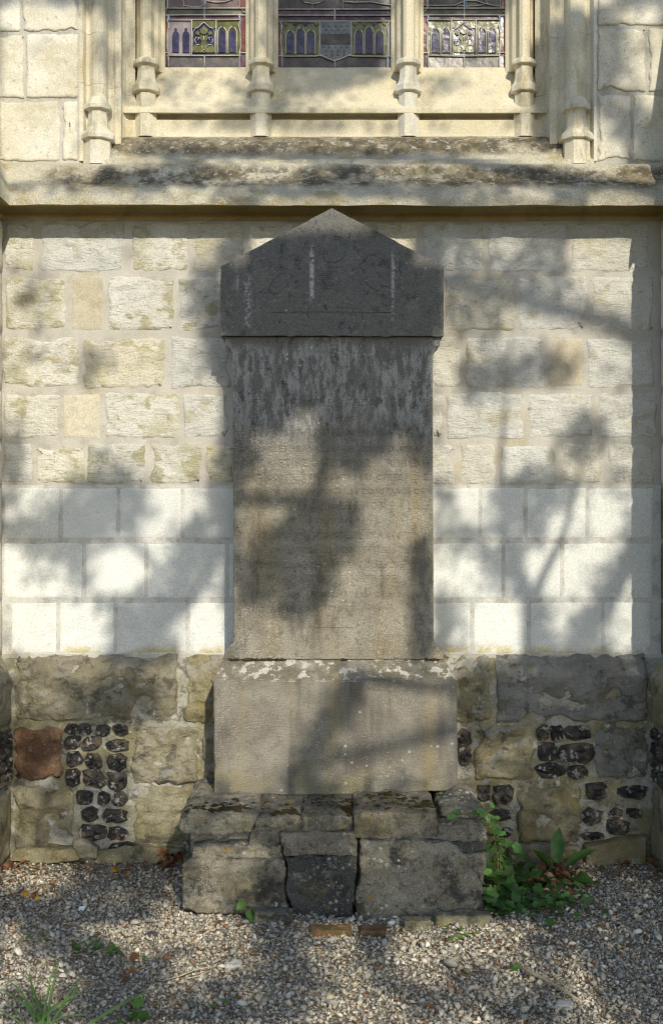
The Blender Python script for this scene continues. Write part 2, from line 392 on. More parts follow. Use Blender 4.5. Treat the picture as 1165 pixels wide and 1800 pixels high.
def block(name, x0, x1, z0, z1, base, proud, mat, parent, rag=.004, rough=.004, cell=.012, rad=.02, fr=14, pillow=.010, xf=None, seed=None, dfun=None, skirt=.02, flake=0.0, chip=0.0, clamp=0.0):
    """a squared stone: warped outline, rounded corners, uneven face standing proud of the mortar"""
    seed = random.uniform(0, 99) if seed is None else seed
    w, h = x1 - x0, z1 - z0
    nx = max(4, int(w / cell)); nzv = max(4, int(h / cell))
    v = []; f = []
    rows = []
    def pt(i, j, back=False):
        u, t = i / nx, j / nzv
        x, z = x0 + u * w, z0 + t * h
        ex, ez = min(u, 1 - u) * w, min(t, 1 - t) * h
        cx, cz = max(0, rad - ex), max(0, rad - ez)
        if cx > 0 and cz > 0:
            k = max(cx, cz) / math.hypot(cx, cz)
            x += (cx - cx * k) * (1 if u < .5 else -1); z += (cz - cz * k) * (1 if t < .5 else -1)
        e = min(ex, ez)
        wgt = math.exp(-e / .022)
        if rag:
            x += wgt * rag * (1.6 * nz(x, seed, z, 11, 2) + .9 * nz(x, seed + 5, z, 45, 2))
            z += wgt * rag * (1.6 * nz(x, seed + 20, z, 9, 2) + .9 * nz(x, seed + 25, z, 45, 2))
        if chip:
            k = max(0.0, nz(x, seed + 33, z, 7, 3) - .12) * chip * math.exp(-e / .05)
            k += max(0.0, nz(x, seed + 36, z, 22, 2) - .2) * chip * .4 * math.exp(-e / .02)
            mx, mz = (x0 + x1) / 2 - x, (z0 + z1) / 2 - z
            if ex < ez: x += k * (1 if mx > 0 else -1)
            else: z += k * (1 if mz > 0 else -1)
        d0 = dfun(z) if dfun else base
        d = d0 + proud * (1 - math.exp(-e / pillow)) + rough * nz(x, seed + 40, z, fr, 4) * min(1, e / .012 + .2)
        if flake:                                  # split ledges of flaked stone
            q = nz(x * .6, seed + 70, z * 1.5, 10, 3) * 3
            d += flake * (math.floor(q) - q * .3) * min(1, e / .03)
        if clamp: d = max(d, d0 + clamp * min(1, e / .01))
        if back: d = d0 - skirt
        return (x, -d, z) if xf is None else xf(x, d, z)
    for j in range(nzv + 1):
        for i in range(nx + 1):
            v.append(pt(i, j))
    n = nx + 1
    for j in range(nzv):
        for i in range(nx):
            f.append((j * n + i, j * n + i + 1, (j + 1) * n + i + 1, (j + 1) * n + i))
    per = [(i, 0) for i in range(nx)] + [(nx, j) for j in range(nzv)] + [(i, nzv) for i in range(nx, 0, -1)] + [(0, j) for j in range(nzv, 0, -1)]
    b = len(v)
    for (i, j) in per: v.append(pt(i, j, True))
    m = len(per)
    for k in range(m):
        a = per[k]; c = per[(k + 1) % m]
        f.append((a[1] * n + a[0], b + k, b + (k + 1) % m, c[1] * n + c[0]))
    return add(name, v, f, mat, parent)

def zx(px0, px1, py0, py1, d=0.0):
    a = W(px0, py1, d); b = W(px1, py0, d)
    return a.x, b.x, a.z, b.z

def sheet(name, x0, x1, z0, z1, d, mat, parent, thick=.15):
    m = MB(); m.prism([(x0, -d, z0), (x1, -d, z0), (x1, -d, z1), (x0, -d, z1)], (0, thick, 0))
    return m.build(name, mat, parent)

ZT = W(0, 380).z                                   # underside of the string course
ZP = W(0, 1151).z                                  # top of the plinth
sheet('mortar_bed', -2.6, 2.6, ZP - .05, ZT + .02, 0.0, M['mortar'], church, .5)

# five courses of rough blocks, photo pixels of the block edges
COURSES = [
 (391, 479, [(8, 63), (71, 223), (231, 331), (337, 430), (437, 556), (566, 650), (660, 734), (742, 850), (857, 995), (1003, 1140)]),
 (486, 583, [(9, 118), (124, 184, 'o'), (190, 307), (311, 420), (430, 560), (570, 690), (700, 772), (779, 906), (909, 1031), (1036, 1149)]),
 (592, 683, [(3, 141), (147, 292), (299, 406), (412, 540), (548, 650), (656, 752), (758, 810), (817, 957), (965, 1026, 'o'), (1029, 1150)]),
 (690, 772, [(6, 106), (109, 179, 'o'), (182, 316), (320, 403), (410, 520), (528, 640), (648, 752), (758, 778), (783, 921), (928, 1042), (1050, 1156)]),
 (780, 851, [(5, 57), (61, 150), (153, 257), (263, 356), (362, 412), (420, 520), (528, 640), (648, 740), (746, 800), (808, 871), (878, 976), (985, 1059), (1068, 1150)]),
]
for (y0, y1, bl) in COURSES:
    for b in bl:
        a = zx(b[0], b[1], y0 + random.uniform(-1.5, 1.5), y1 + random.uniform(-1.5, 1.5))
        if len(b) > 2:
            block('stone_block', *a, -.004, .006, M['ochre'], church, rag=.003, rough=.004, rad=.004, pillow=.005, clamp=.0055)
        else:
            block('stone_block', *a, -.003, .0075, M['roughw' if b[0] > 700 or random.random() < .15 else 'rough'], church, rag=.0055, rough=.008, fr=16, rad=random.uniform(.006, .028), flake=random.choice((0, .0010, .0020, .0030)), pillow=.006, chip=.030, cell=.009, clamp=.0055)
sheet('mortar_bed', -XB - .002, XB + .002, W(0, 1150).z, W(0, 853).z, .0012, M['joint'], church, .02)
# three courses of smooth whitewashed stone
PAINT = [(857, 947, [5, 107, 209, 321, 470, 640, 843, 923, 1031, 1150]),
         (954, 1052, [5, 148, 257, 400, 560, 720, 884, 987, 1148]),
         (1058, 1149, [18, 103, 203, 330, 470, 640, 829, 929, 1059, 1145])]
for (y0, y1, xs) in PAINT:
    for a, b in zip(xs[:-1], xs[1:]):
        block('whitewashed_block', *zx(a + .3, b - .3, y0 - 1.6, y1 + 1.2), -.001, .0035, M['paint'], church, rag=.0012, rough=.0014, rad=.002, fr=5, cell=.012, pillow=.0025)

# upper wall, set back behind the string course
DU = -.03
ZU = W(0, 290, DU).z
x_l, x_r = W(143, 0, DU).x, W(1046, 0, DU).x
sheet('mortar_bed', -2.6, x_l, ZU - .1, 5.6, DU - .004, M['mortar'], church, .6)
sheet('mortar_bed', x_r, 2.6, ZU - .1, 5.6, DU - .004, M['mortar'], church, .6)
UP = [(178, 282, [(-170, -4), (0, 106), (110, 137)], 0), (60, 172, [(-160, -80), (-75, 43), (47, 137)], 0), (-30, 55, [(-150, 36), (40, 137)], 0), (-140, -36, [(-160, -60), (-55, 60), (64, 137)], 0), (-250, -146, [(-150, 30), (35, 137)], 0),
      (168, 282, [(1050, 1108), (1113, 1172), (1176, 1300)], 1), (50, 160, [(1050, 1134), (1139, 1260), (1264, 1330)], 1), (-60, 44, [(1050, 1178), (1183, 1300)], 1), (-170, -66, [(1050, 1120), (1125, 1250)], 1), (-280, -176, [(1050, 1178), (1183, 1300)], 1)]
for (y0, y1, bl, s) in UP:
    for b in bl:
        block('dressed_block', *zx(b[0], b[1], y0, y1, DU), DU, .0035, M['upper'], church, rag=.0035, rough=.005, rad=random.uniform(.002, .010), flake=random.choice((0, .001, .002)), chip=.03, pillow=.004, cell=.009, clamp=.002)

# ------------------------------------------------------------------ plinth
DP = .05
ZC = W(0, 1190, DP).z
def plane_p(z):
    return DP if z < ZC else max(0.0, DP * (ZP - z) / (ZP - ZC))
v = [(-2.6, .4, -.3), (-2.6, -DP + .006, -.3), (-2.6, -DP + .006, ZC - .004), (-2.6, .006, ZP - .002), (-2.6, .4, ZP - .002)]
m = MB(); m.prism(v, (5.2, 0, 0)); m.build('plinth_mortar', M['pmortar'], church)
PL = [(26, 311, 1153, 1266, 'plinth'), (323, 470, 1153, 1268, 'plinth'), (476, 640, 1153, 1267, 'plinth'), (646, 790, 1153, 1267, 'plinth'), (797, 864, 1154, 1268, 'plinth'), (872, 1137, 1153, 1268, 'bluestone'),
      (24, 108, 1277, 1374, 'red'), (233, 352, 1277, 1377, 'plinth'), (358, 470, 1275, 1375, 'plinth'), (834, 936, 1277, 1370, 'plinth'), (1046, 1136, 1280, 1368, 'bluestone'),
      (27, 130, 1383, 1492, 'olive'), (236, 345, 1383, 1500, 'olive'), (908, 1020, 1382, 1480, 'olive')]
for (a, b, c, e, mt) in PL:
    top = c < 1160
    block('plinth_stone', *zx(a, b, c, e, DP), DP, .010, M[mt], church, rag=.007, rough=.030 if mt != 'red' else .018, fr=9, rad=random.uniform(.008, .025), pillow=.012, cell=.008, flake=.006 if mt != 'red' else 0, chip=.05, dfun=plane_p if top else None, skirt=.03)

def voxel_rock(name, pts, faces, mat, parent, voxel=.012, amp=.006, fr=12, loc=None, smooth_it=2, amp2=.0015):
    me = bpy.data.meshes.new('tmp'); me.from_pydata([tuple(p) for p in pts], [], faces)
    bm = bmesh.new(); bm.from_mesh(me); bmesh.ops.recalc_face_normals(bm, faces=bm.faces); bm.to_mesh(me); bm.free()
    o = bpy.data.objects.new('tmp', me); C.objects.link(o)
    r = o.modifiers.new('r', 'REMESH'); r.mode = 'VOXEL'; r.voxel_size = voxel
    s = o.modifiers.new('s', 'SMOOTH'); s.iterations = smooth_it; s.factor = .5
    bpy.context.view_layer.update()
    ev = o.evaluated_get(bpy.context.evaluated_depsgraph_get())
    m2 = bpy.data.meshes.new_from_object(ev)
    sd = random.uniform(0, 99)
    vs_ = []
    for q in m2.vertices:
        p = q.co; n_ = q.normal
        k = amp * nz(p.x + sd, p.y, p.z, fr, 3) + amp2 * nz(p.x, p.y + sd, p.z, 60, 2)
        vs_.append(p + n_ * k)
    fs = [tuple(p.vertices) for p in m2.polygons]
    bpy.data.objects.remove(o); bpy.data.meshes.remove(me); bpy.data.meshes.remove(m2)
    return add(name, vs_, fs, mat, parent, loc)

def prism_px(poly, d0, d1):
    """front outline in photo pixels on the plane d0, run straight back to d1"""
    fr = [W(p[0], p[1], d0) for p in poly]
    bk = [Vector((p.x, -d1, p.z)) for p in fr]
    n = len(fr)
    return fr + bk, [tuple(range(n)), tuple(range(2 * n - 1, n - 1, -1))] + [(i, i + n, (i + 1) % n + n, (i + 1) % n) for i in range(n)]

# low footing stones at the foot of the plinth
for poly, d0, mt in [([(20, 1496), (70, 1490), (132, 1497), (140, 1512), (60, 1520), (18, 1516)], .11, 'olive'), ([(128, 1478), (175, 1490), (172, 1512), (134, 1510)], .09, 'plinth'),
                 ([(1030, 1488), (1085, 1478), (1136, 1470), (1138, 1535), (1060, 1538), (1028, 1530)], .10, 'olive'), ([(893, 1490), (950, 1484), (1022, 1488), (1024, 1530), (896, 1530)], .10, 'plinth'),
                 ([(165, 1494), (230, 1486), (325, 1494), (330, 1530), (165, 1530)], .075, 'olive')]:
    voxel_rock('footing_stone', *prism_px(poly, d0, -.05), M[mt], church, .010, .012, 9)

def flint(cx, cy, w, h, d=DP, xf=None, parent=church):
    """knapped flint nodule bedded in the mortar, broken face outward; centre and size in photo pixels"""
    c = W(cx, cy, d); k = (1 - d / CAM_D) / PPM
    hw, hh = w * k / 2 * 1.10, h * k / 2 * 1.12
    n = 11; sd = random.uniform(0, 99)
    rings = [(1.0, -.012), (.97, .004), (.80, .011), (.45, .014)]
    v = []; f = []
    ph = [2 * math.pi * i / n + random.uniform(-.12, .12) for i in range(n)]
    rr = [random.uniform(.84, 1.22) for _ in range(n)]
    cxo, czo = random.uniform(-.2, .2) * hw, random.uniform(-.2, .2) * hh
    for (s, dp) in rings:
        for i in range(n):
            co, si = math.cos(ph[i]), math.sin(ph[i])
            q = (abs(co) ** 3.2 + abs(si) ** 3.2) ** (-1 / 3.2)
            v.append((c.x + co * q * hw * s * rr[i] + cxo * (1 - s), -(d + dp + .009 * random.uniform(-1, 1) * (dp > .006)), c.z + si * q * hh * s * rr[i] + czo * (1 - s)))
    v.append((c.x + cxo, -(d + .012), c.z + czo))
    for r in range(len(rings) - 1):
        for i in range(n):
            f.append((r * n + i, r * n + (i + 1) % n, (r + 1) * n + (i + 1) % n, (r + 1) * n + i))
    for i in range(n): f.append(((len(rings) - 1) * n + i, (len(rings) - 1) * n + (i + 1) % n, len(rings) * n))
    if xf: v = [xf(p) for p in v]
    return add('flint', v, f, M['flint'], parent, smooth=False)

FL = [(a / 2.9125, 1130 + b / 2.9125, w / 2.9125, h / 2.9125) for a, b, w, h in [
    (370, 443, 66, 46), (434, 440, 56, 54), (525, 450, 70, 50), (620, 447, 75, 48), (372, 510, 80, 65), (467, 515, 92, 60), (597, 525, 110, 50), (380, 595, 80, 70), (480, 605, 75, 78), (597, 615, 98, 78),
    (373, 695, 76, 86), (480, 697, 112, 82), (598, 707, 102, 84), (432, 790, 76, 62), (530, 795, 62, 58), (615, 800, 72, 66), (458, 877, 86, 62), (590, 885, 112, 66), (475, 975, 120, 80), (608, 975, 92, 60), (625, 1055, 140, 66)]]
FL += [(790 + a / 3.1067, 1130 + b / 3.1067, w / 3.1067, h / 3.1067) for a, b, w, h in [
    (515, 490, 74, 76), (585, 495, 66, 80), (700, 490, 130, 75), (535, 595, 104, 96), (683, 605, 172, 112), (550, 700, 146, 72), (693, 705, 104, 66), (80, 515, 78, 84), (85, 610, 78, 110), (180, 815, 70, 80), (292, 830, 112, 102),
    (282, 937, 104, 56), (302, 1035, 66, 48), (800, 810, 112, 78), (1000, 815, 140, 72), (770, 950, 112, 82), (908, 930, 68, 52), (1005, 930, 78, 52), (915, 1005, 112, 72), (780, 1055, 116, 38)]]
for q in FL: flint(*q)

# ------------------------------------------------------------------ buttresses at both ends of the bay
for side in (-1, 1):
    bt = MB()
    x0, x1 = side * (XB + .004), side * (XB + .62)
    bt.prism([(x0, .3, -.3), (x1, .3, -.3), (x1, .3, ZT + .02), (x0, .3, ZT + .02)], (0, -BP - .3 + .004, 0))
    bo = bt.build('buttress', M['mortar'], church)
    def side_xf(x, d, z, s=side):                  # x runs out from the wall
        return (s * (XB - d), -x, z)
    for (y0, y1, bl) in COURSES + [(p[0], p[1], None) for p in PAINT]:
        z0, z1 = W(0, y1).z, W(0, y0).z
        cut = random.uniform(.16, .30)
        for a, b in ((.01, cut), (cut + .012, BP)):
            if bl: block('stone_block', a, b, z0, z1, 0, .006, M['upper'], bo, xf=side_xf, rag=.003, rough=.004, cell=.02)
            else: block('stone_block', a, b, z0, z1, 0, .003, M['upper'] if side < 0 else M['plinth'], bo, xf=side_xf, rag=.002, rough=.002, cell=.03)
        xa, xb = sorted((side * XB, side * (XB + .6)))
        block('stone_block', xa, xb, z0, z1, BP, .006, M['upper'], bo, rag=.004, rough=.005, cell=.03)
    # its plinth with the same chamfer
    pm = MB()
    prof = [(XB - DP + .006, -.3), (XB - DP + .006, ZC - .004), (XB + .004, ZP - .002), (XB + .62, ZP - .002), (XB + .62, -.3)]
    pm.prism([(side * a, -.02, b) for a, b in prof], (0, -BP - DP + .02, 0))
    po = pm.build('buttress_plinth', M['pmortar'], church)
    for (y0, y1, mt) in [(1153, 1268, 'plinth'), (1277, 1374, None), (1383, 1500, 'plinth')]:
        z0, z1 = W(0, y1, DP).z, W(0, y0, DP).z
        def pxf(x, d, z, s=side): return (s * (XB - d), -x, z)
        if mt:
            block('plinth_stone', .065, .34, z0, z1, DP, .008, M[mt], po, xf=pxf, rag=.005, rough=.014, fr=8, dfun=plane_p if y0 < 1160 else None)
            block('plinth_stone', .35, BP + .04, z0, z1, DP, .008, M[mt], po, xf=pxf, rag=.005, rough=.014, fr=8, dfun=plane_p if y0 < 1160 else None)
        else:
            for r_ in range(4):
                for c_ in range(4):
                    cy = 1288 + r_ * 24; cx0 = .10 + c_ * .095
                    def fxf(p, s=side, cx0=cx0):
                        return (s * (XB + p[1]), -(cx0 + (p[0] - W(582.5, 0, DP).x)), p[2])
                    flint(582.5, cy, random.uniform(22, 32), random.uniform(18, 23), xf=fxf, parent=po)
        xa, xb = sorted((side * (XB - DP), side * (XB + .6)))
        block('plinth_stone', xa, xb, z0, z1, BP + DP, .008, M['plinth'], po, rag=.005, rough=.014, fr=8, cell=.03)

# ------------------------------------------------------------------ string course, swept round the bay with returns on the buttresses
prof = []
def pp(d, py): prof.append((d, W(0, py, d).z))
for d, py in [(-.12, 388), (.010, 388), (.014, 384), (.014, 379), (.006, 376), (.004, 370), (.020, 364), (.06, 361.5), (.12, 361), (.165, 362), (.176, 361), (.180, 352.5), (.179, 346), (.172, 338), (.157, 330), (.136, 324), (.116, 320), (.095, 316.5), (.076, 311), (.060, 303.5), (.048, 296), (.040, 290), (.010, 287.5), (-.03, 286.5), (-.30, 284)]:
    pp(d, py)
def sweep(name, pr, mat, xs):
    v = []; f = []
    n = len(pr)
    path = [('l', t) for t in (.42, .30)] + [('m', x) for x in xs] + [('r', t) for t in (.30, .42)]
    for kind, t in path:
        for (d, z) in pr:
            j = .004 * nz(t if kind == 'm' else 0, d * 2, z * 2, 4, 3) + (.003 * nz(t, d, z, 20, 2) if kind == 'm' and d > .03 else 0)
            if kind == 'm':
                lo, hi = -XB + .45 * d, XB - .15 * d
                x = lo + (hi - lo) * t
                v.append((x, -d - j * (d > .02), z + j))
            else:
                s = -1 if kind == 'l' else 1
                v.append((s * (XB - (.45 if s < 0 else .15) * d), -max(t, d), z))
    for i in range(len(path) - 1):
        for k in range(n - 1):
            f.append((i * n + k, i * n + k + 1, (i + 1) * n + k + 1, (i + 1) * n + k))
    return add(name, v, f, mat, church)
ts = list(np.linspace(0, 1, 120))
sc1 = sweep('string_course', prof[10:], M['sill'], ts)
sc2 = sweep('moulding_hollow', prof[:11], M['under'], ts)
# set-back upper stage of the buttresses with steep weathering
for side in (-1, 1):
    xs_ = side * (XB + .035)
    m = MB(); m.prism([(xs_, -BP, ZT), (xs_, .2, ZT), (xs_, .2, 3.75), (xs_, .0, 3.7), (xs_, -BP, 3.08)], (side * .56, 0, 0))
    m.build('buttress_cap', M['upper'], church)

# ------------------------------------------------------------------ window
win = MB()
DG = -.28                                          # plane of the glass
# sloping sill inside the embrasure
def slab_profile(name, pr, x0, x1, mat, parent, nseg=60, amp=.002):
    v = []; f = []; n = len(pr)
    for i in range(nseg + 1):
        x = x0 + (x1 - x0) * i / nseg
        for (d, z) in pr:
            j = amp * nz(x, d, z, 9, 3)
            v.append((x, -d - j, z + j))
    for i in range(nseg):
        for k in range(n - 1): f.append((i * n + k, i * n + k + 1, (i + 1) * n + k + 1, (i + 1) * n + k))
    return add(name, v, f, mat, parent, smooth=name != 'apron')
def PZ(lst): return [(d, W(0, py, d).z) for d, py in lst]
xl, xr = W(150, 0, -.05).x, W(1040, 0, -.05).x
win = slab_profile('window', PZ([(-.008, 292), (-.008, 282), (-.013, 280), (-.045, 278.5), (-.058, 272), (-.066, 264), (-.082, 256), (-.104, 249), (-.130, 244), (-.160, 241), (-.175, 240), (-.40, 238)]), xl, xr, M['sill'], church)
tag(win, 'three-light stained glass window with stone mullions')
xl2, xr2 = W(214, 0, -.18).x, W(968, 0, -.18).x
# panel below the glass: foot band, shadowed slot, projecting ledge with sloping apron
slab_profile('apron', PZ([(-.176, 241), (-.178, 236), (-.178, 211), (-.212, 209.5), (-.218, 206), (-.212, 202), (-.165, 199), (-.150, 198), (-.150, 191), (-.154, 189), (-.176, 184), (-.196, 178), (-.215, 165), (-.238, 145), (-.262, 125), (-.270, 119.5), (-.276, 118.5), (-.34, 118)]), xl2, xr2, M['apron'], win, 80, .0008)

def octa(mb, cx, cd, pr, n=8, rot=math.pi / 8, sx=1.0):
    v = []; f = []
    for (r, z) in pr:
        for k in range(n):
            a = rot + 2 * math.pi * k / n
            v.append((cx + math.cos(a) * r * sx, -cd + math.sin(a) * r, z))
    for i in range(len(pr) - 1):
        for k in range(n): f.append((i * n + k, i * n + (k + 1) % n, (i + 1) * n + (k + 1) % n, (i + 1) * n + k))
    f.append(tuple(range(n))[::-1]); f.append(tuple(range((len(pr) - 1) * n, len(pr) * n)))
    mb.add(v, f)

TOP = -560                                         # photo row up to which the window runs
for cx in (258, 459, 717, 920):
    d = -.20; k = (1 - d / CAM_D) / PPM
    c = W(cx, 0, d).x
    Z = lambda py: W(0, py, d + .05).z
    m = MB()
    hw = 23 * k                                    # moulded shaft: chamfered front with hollow sides
    plan = [(-hw * 1.25, -.30), (-hw * 1.25, -.262), (-hw * 1.0, -.252), (-hw * .82, -.225), (-hw * .55, -.212), (-hw * .40, -.178), (-hw * .18, -.168), (hw * .18, -.168), (hw * .40, -.178), (hw * .55, -.212), (hw * .82, -.225), (hw * 1.0, -.252), (hw * 1.25, -.262), (hw * 1.25, -.30)]
    m.prism([(c + a, -b, Z(112)) for a, b in plan], (0, 0, Z(TOP) - Z(112)))
    mo = m.build('mullion', M['apron'], win)
    m = MB()
    R = .066
    octa(m, c, d, [(R * q_, Z(y_)) for q_, y_ in ((.80, 238), (.80, 196), (.72, 192), (.70, 158.5), (.93, 158), (.97, 157), (.97, 147.5), (.90, 145), (.76, 140), (.68, 134), (.62, 119), (.62, 112), (.70, 110), (.90, 109.5), (.92, 108.5), (.92, 104), (.84, 101), (.68, 98))])
    m.build('mullion_base', M['carved'], mo)

# jambs: plan profile from wall face to the outer mullion, run up the height
for side in (0, 1):
    if side == 0: pl = [(140, -.30), (140, -.026), (146, -.026), (148, -.034), (152, -.060), (157, -.066), (160, -.060), (162, -.052), (165, -.042), (170, -.037), (176, -.037), (182, -.042), (186, -.054), (188, -.068), (191, -.092), (195, -.100), (200, -.098), (203, -.092), (213, -.092), (214, -.105), (216, -.150), (222, -.178), (230, -.190), (238, -.196), (240, -.30)]
    else: pl = [(1048, -.30), (1048, -.026), (1043, -.026), (1041, -.036), (1037, -.060), (1031, -.066), (1027, -.060), (1024, -.050), (1020, -.041), (1014, -.037), (1008, -.037), (1002, -.042), (998, -.054), (995, -.068), (991, -.092), (986, -.100), (981, -.098), (977, -.092), (966, -.092), (965, -.105), (963, -.150), (956, -.178), (948, -.190), (940, -.196), (938, -.30)]
    pts = [(W(px, 0, dd).x, -dd) for px, dd in pl]
    zs = [W(0, 287, -.06).z, W(0, 150, -.06).z, W(0, 60, -.06).z, W(0, -60, -.06).z, W(0, -250, -.06).z, W(0, TOP, -.06).z]
    for i in range(len(zs) - 1):
        v = []; f = []
        n = len(pts); seg = 8
        for s_ in range(seg + 1):
            z = zs[i] + .0006 + (zs[i + 1] - zs[i] - .0012) * s_ / seg
            for (x, y) in pts:
                v.append((x + .0012 * nz(x, y, z, 8, 2), y + .0025 * nz(x, i * 3.1, z, 9, 3), z))
        for s_ in range(seg):
            for q in range(n - 1): f.append((s_ * n + q, s_ * n + q + 1, (s_ + 1) * n + q + 1, (s_ + 1) * n + q))
        f.append(tuple(range(n))); f.append(tuple(range(seg * n, (seg + 1) * n)))
        for s_ in range(seg): f.append((s_ * n, (s_ + 1) * n, (s_ + 1) * n + n - 1, s_ * n + n - 1))
        add('jamb_stone', v, f, M['carved'], win, smooth=False)
    # engaged shaft base
    cx, d = ((173, -.055) if side == 0 else (1012, -.055))
    c = W(cx, 0, d).x; Z = lambda py: W(0, py, -.01).z
    m = MB(); R = .070; k = 0 if side == 0 else 4
    octa(m, c, d, [(R * q_, Z(y_)) for q_, y_ in ((.88, 288), (.86, 244), (1.06, 243.5), (1.10, 242.5), (1.10, 236), (1.0, 231), (.80, 226), (.70, 220), (.62, 198), (.62, 192), (.70, 190), (.88, 189.5), (.90, 188.5), (.90, 183), (.82, 179), (.68, 174), (.58, 168))])
    m.build('shaft_base', M['carved'], win)

# ---- stained glass
def gm(name, a, b, rough=.22):
    n = NT(name)
    a, b = tuple(q * .72 for q in a), tuple(q * .8 for q in b)
    c = n.mix(n.rng(n.noise(26, 5, .65), .35, .68), a, b)
    c = n.mix(n.math('MULTIPLY', n.rng(n.noise(150, 3, .6), .62, .70), .35), c, (.35, .34, .32))
    n.b.inputs['Specular IOR Level'].default_value = .5
    return n.done(c, n.bump(n.noise(14, 3, .5), .004), rough)
G = dict(mauve=gm('mauve glass', (.17, .105, .095), (.22, .15, .135), .35), dark=gm('dark leaded glass', (.055, .048, .046), (.105, .088, .08), .35), navy=gm('navy glass', (.016, .014, .055), (.045, .04, .13)),
         olive=gm('olive glass', (.115, .13, .035), (.20, .205, .06)), red=gm('red glass', (.16, .035, .025), (.26, .08, .05)), pale=gm('pale mauve glass', (.24, .20, .21), (.32, .27, .28), .4),
         green=gm('grey green glass', (.08, .09, .07), (.13, .13, .10), .35), band=gm('purple red glass', (.12, .035, .035), (.15, .10, .14)), blue=gm('pale blue glass', (.17, .21, .23), (.24, .27, .28), .4), sky=gm('slate blue glass', (.03, .035, .09), (.08, .09, .17)), plum=gm('plum glass', (.05, .02, .05), (.09, .04, .06)))
M['lead'] = stone('weathered lead came', (.40, .39, .36), (.55, .54, .49), 30, world=True, bumps=((200, .001),), rnd=0, rough=.6)
M['gilt'] = stone('pale glass paint', (.48, .46, .42), (.58, .55, .50), 30, world=True, bumps=((200, .001),), rnd=0, rough=.5)

def glass(poly, mat, lift=0.0, parent=win, name='pane'):
    P_ = [W(x, y, DG + lift) for x, y in poly]
    if lift == 0 and (max(q.x for q in P_) - min(q.x for q in P_)) < .3:
        cx_ = sum(q.x for q in P_) / len(P_); cz_ = sum(q.z for q in P_) / len(P_)
        ta, tb = random.uniform(-.025, .025), random.uniform(-.01, .03)
        if P_[2].z - P_[0].z < .3: P_ = [Vector((q.x, q.y + ta * (q.x - cx_) + tb * (q.z - cz_) + .001, q.z)) for q in P_]
    m = MB(); m.prism(P_, (0, .004, 0))
    return m.build(name, G[mat] if isinstance(mat, str) else mat, parent)
def rect(x0, x1, y0, y1): return [(x0, y1), (x1, y1), (x1, y0), (x0, y0)]
def came(pts, w=1.6, mat=None, lift=.006, name='came'):
    m = MB(); m.tube([W(x, y, DG + lift) for x, y in pts], w * .5 / PPM * 1.25, 6)
    return m.build(name, mat or M['lead'], win, smooth=True)
def lancet(cx, y0, y1, w, bgm, edge=True):
    hw = w / 2
    h = y0 + w * .62
    poly = [(cx - hw, y1), (cx + hw, y1), (cx + hw, h + w * .35), (cx + hw * .78, h + w * .05), (cx + hw * .36, h - w * .05), (cx + hw * .42, y0 + w * .16), (cx + hw * .2, y0), (cx - hw * .2, y0), (cx - hw * .42, y0 + w * .16), (cx - hw * .36, h - w * .05), (cx - hw * .78, h + w * .05), (cx - hw, h + w * .35)]
    glass(poly, bgm, .006, name='lancet')
    if edge:
        o = 1.8
        came([(cx - hw - o, y1 + 1), (cx - hw - o, h), (cx - hw * .7, y0 + w * .05), (cx, y0 - o * 1.2), (cx + hw * .7, y0 + w * .05), (cx + hw + o, h), (cx + hw + o, y1 + 1)], 1.7, M['gilt'], .007, 'lancet_arch')

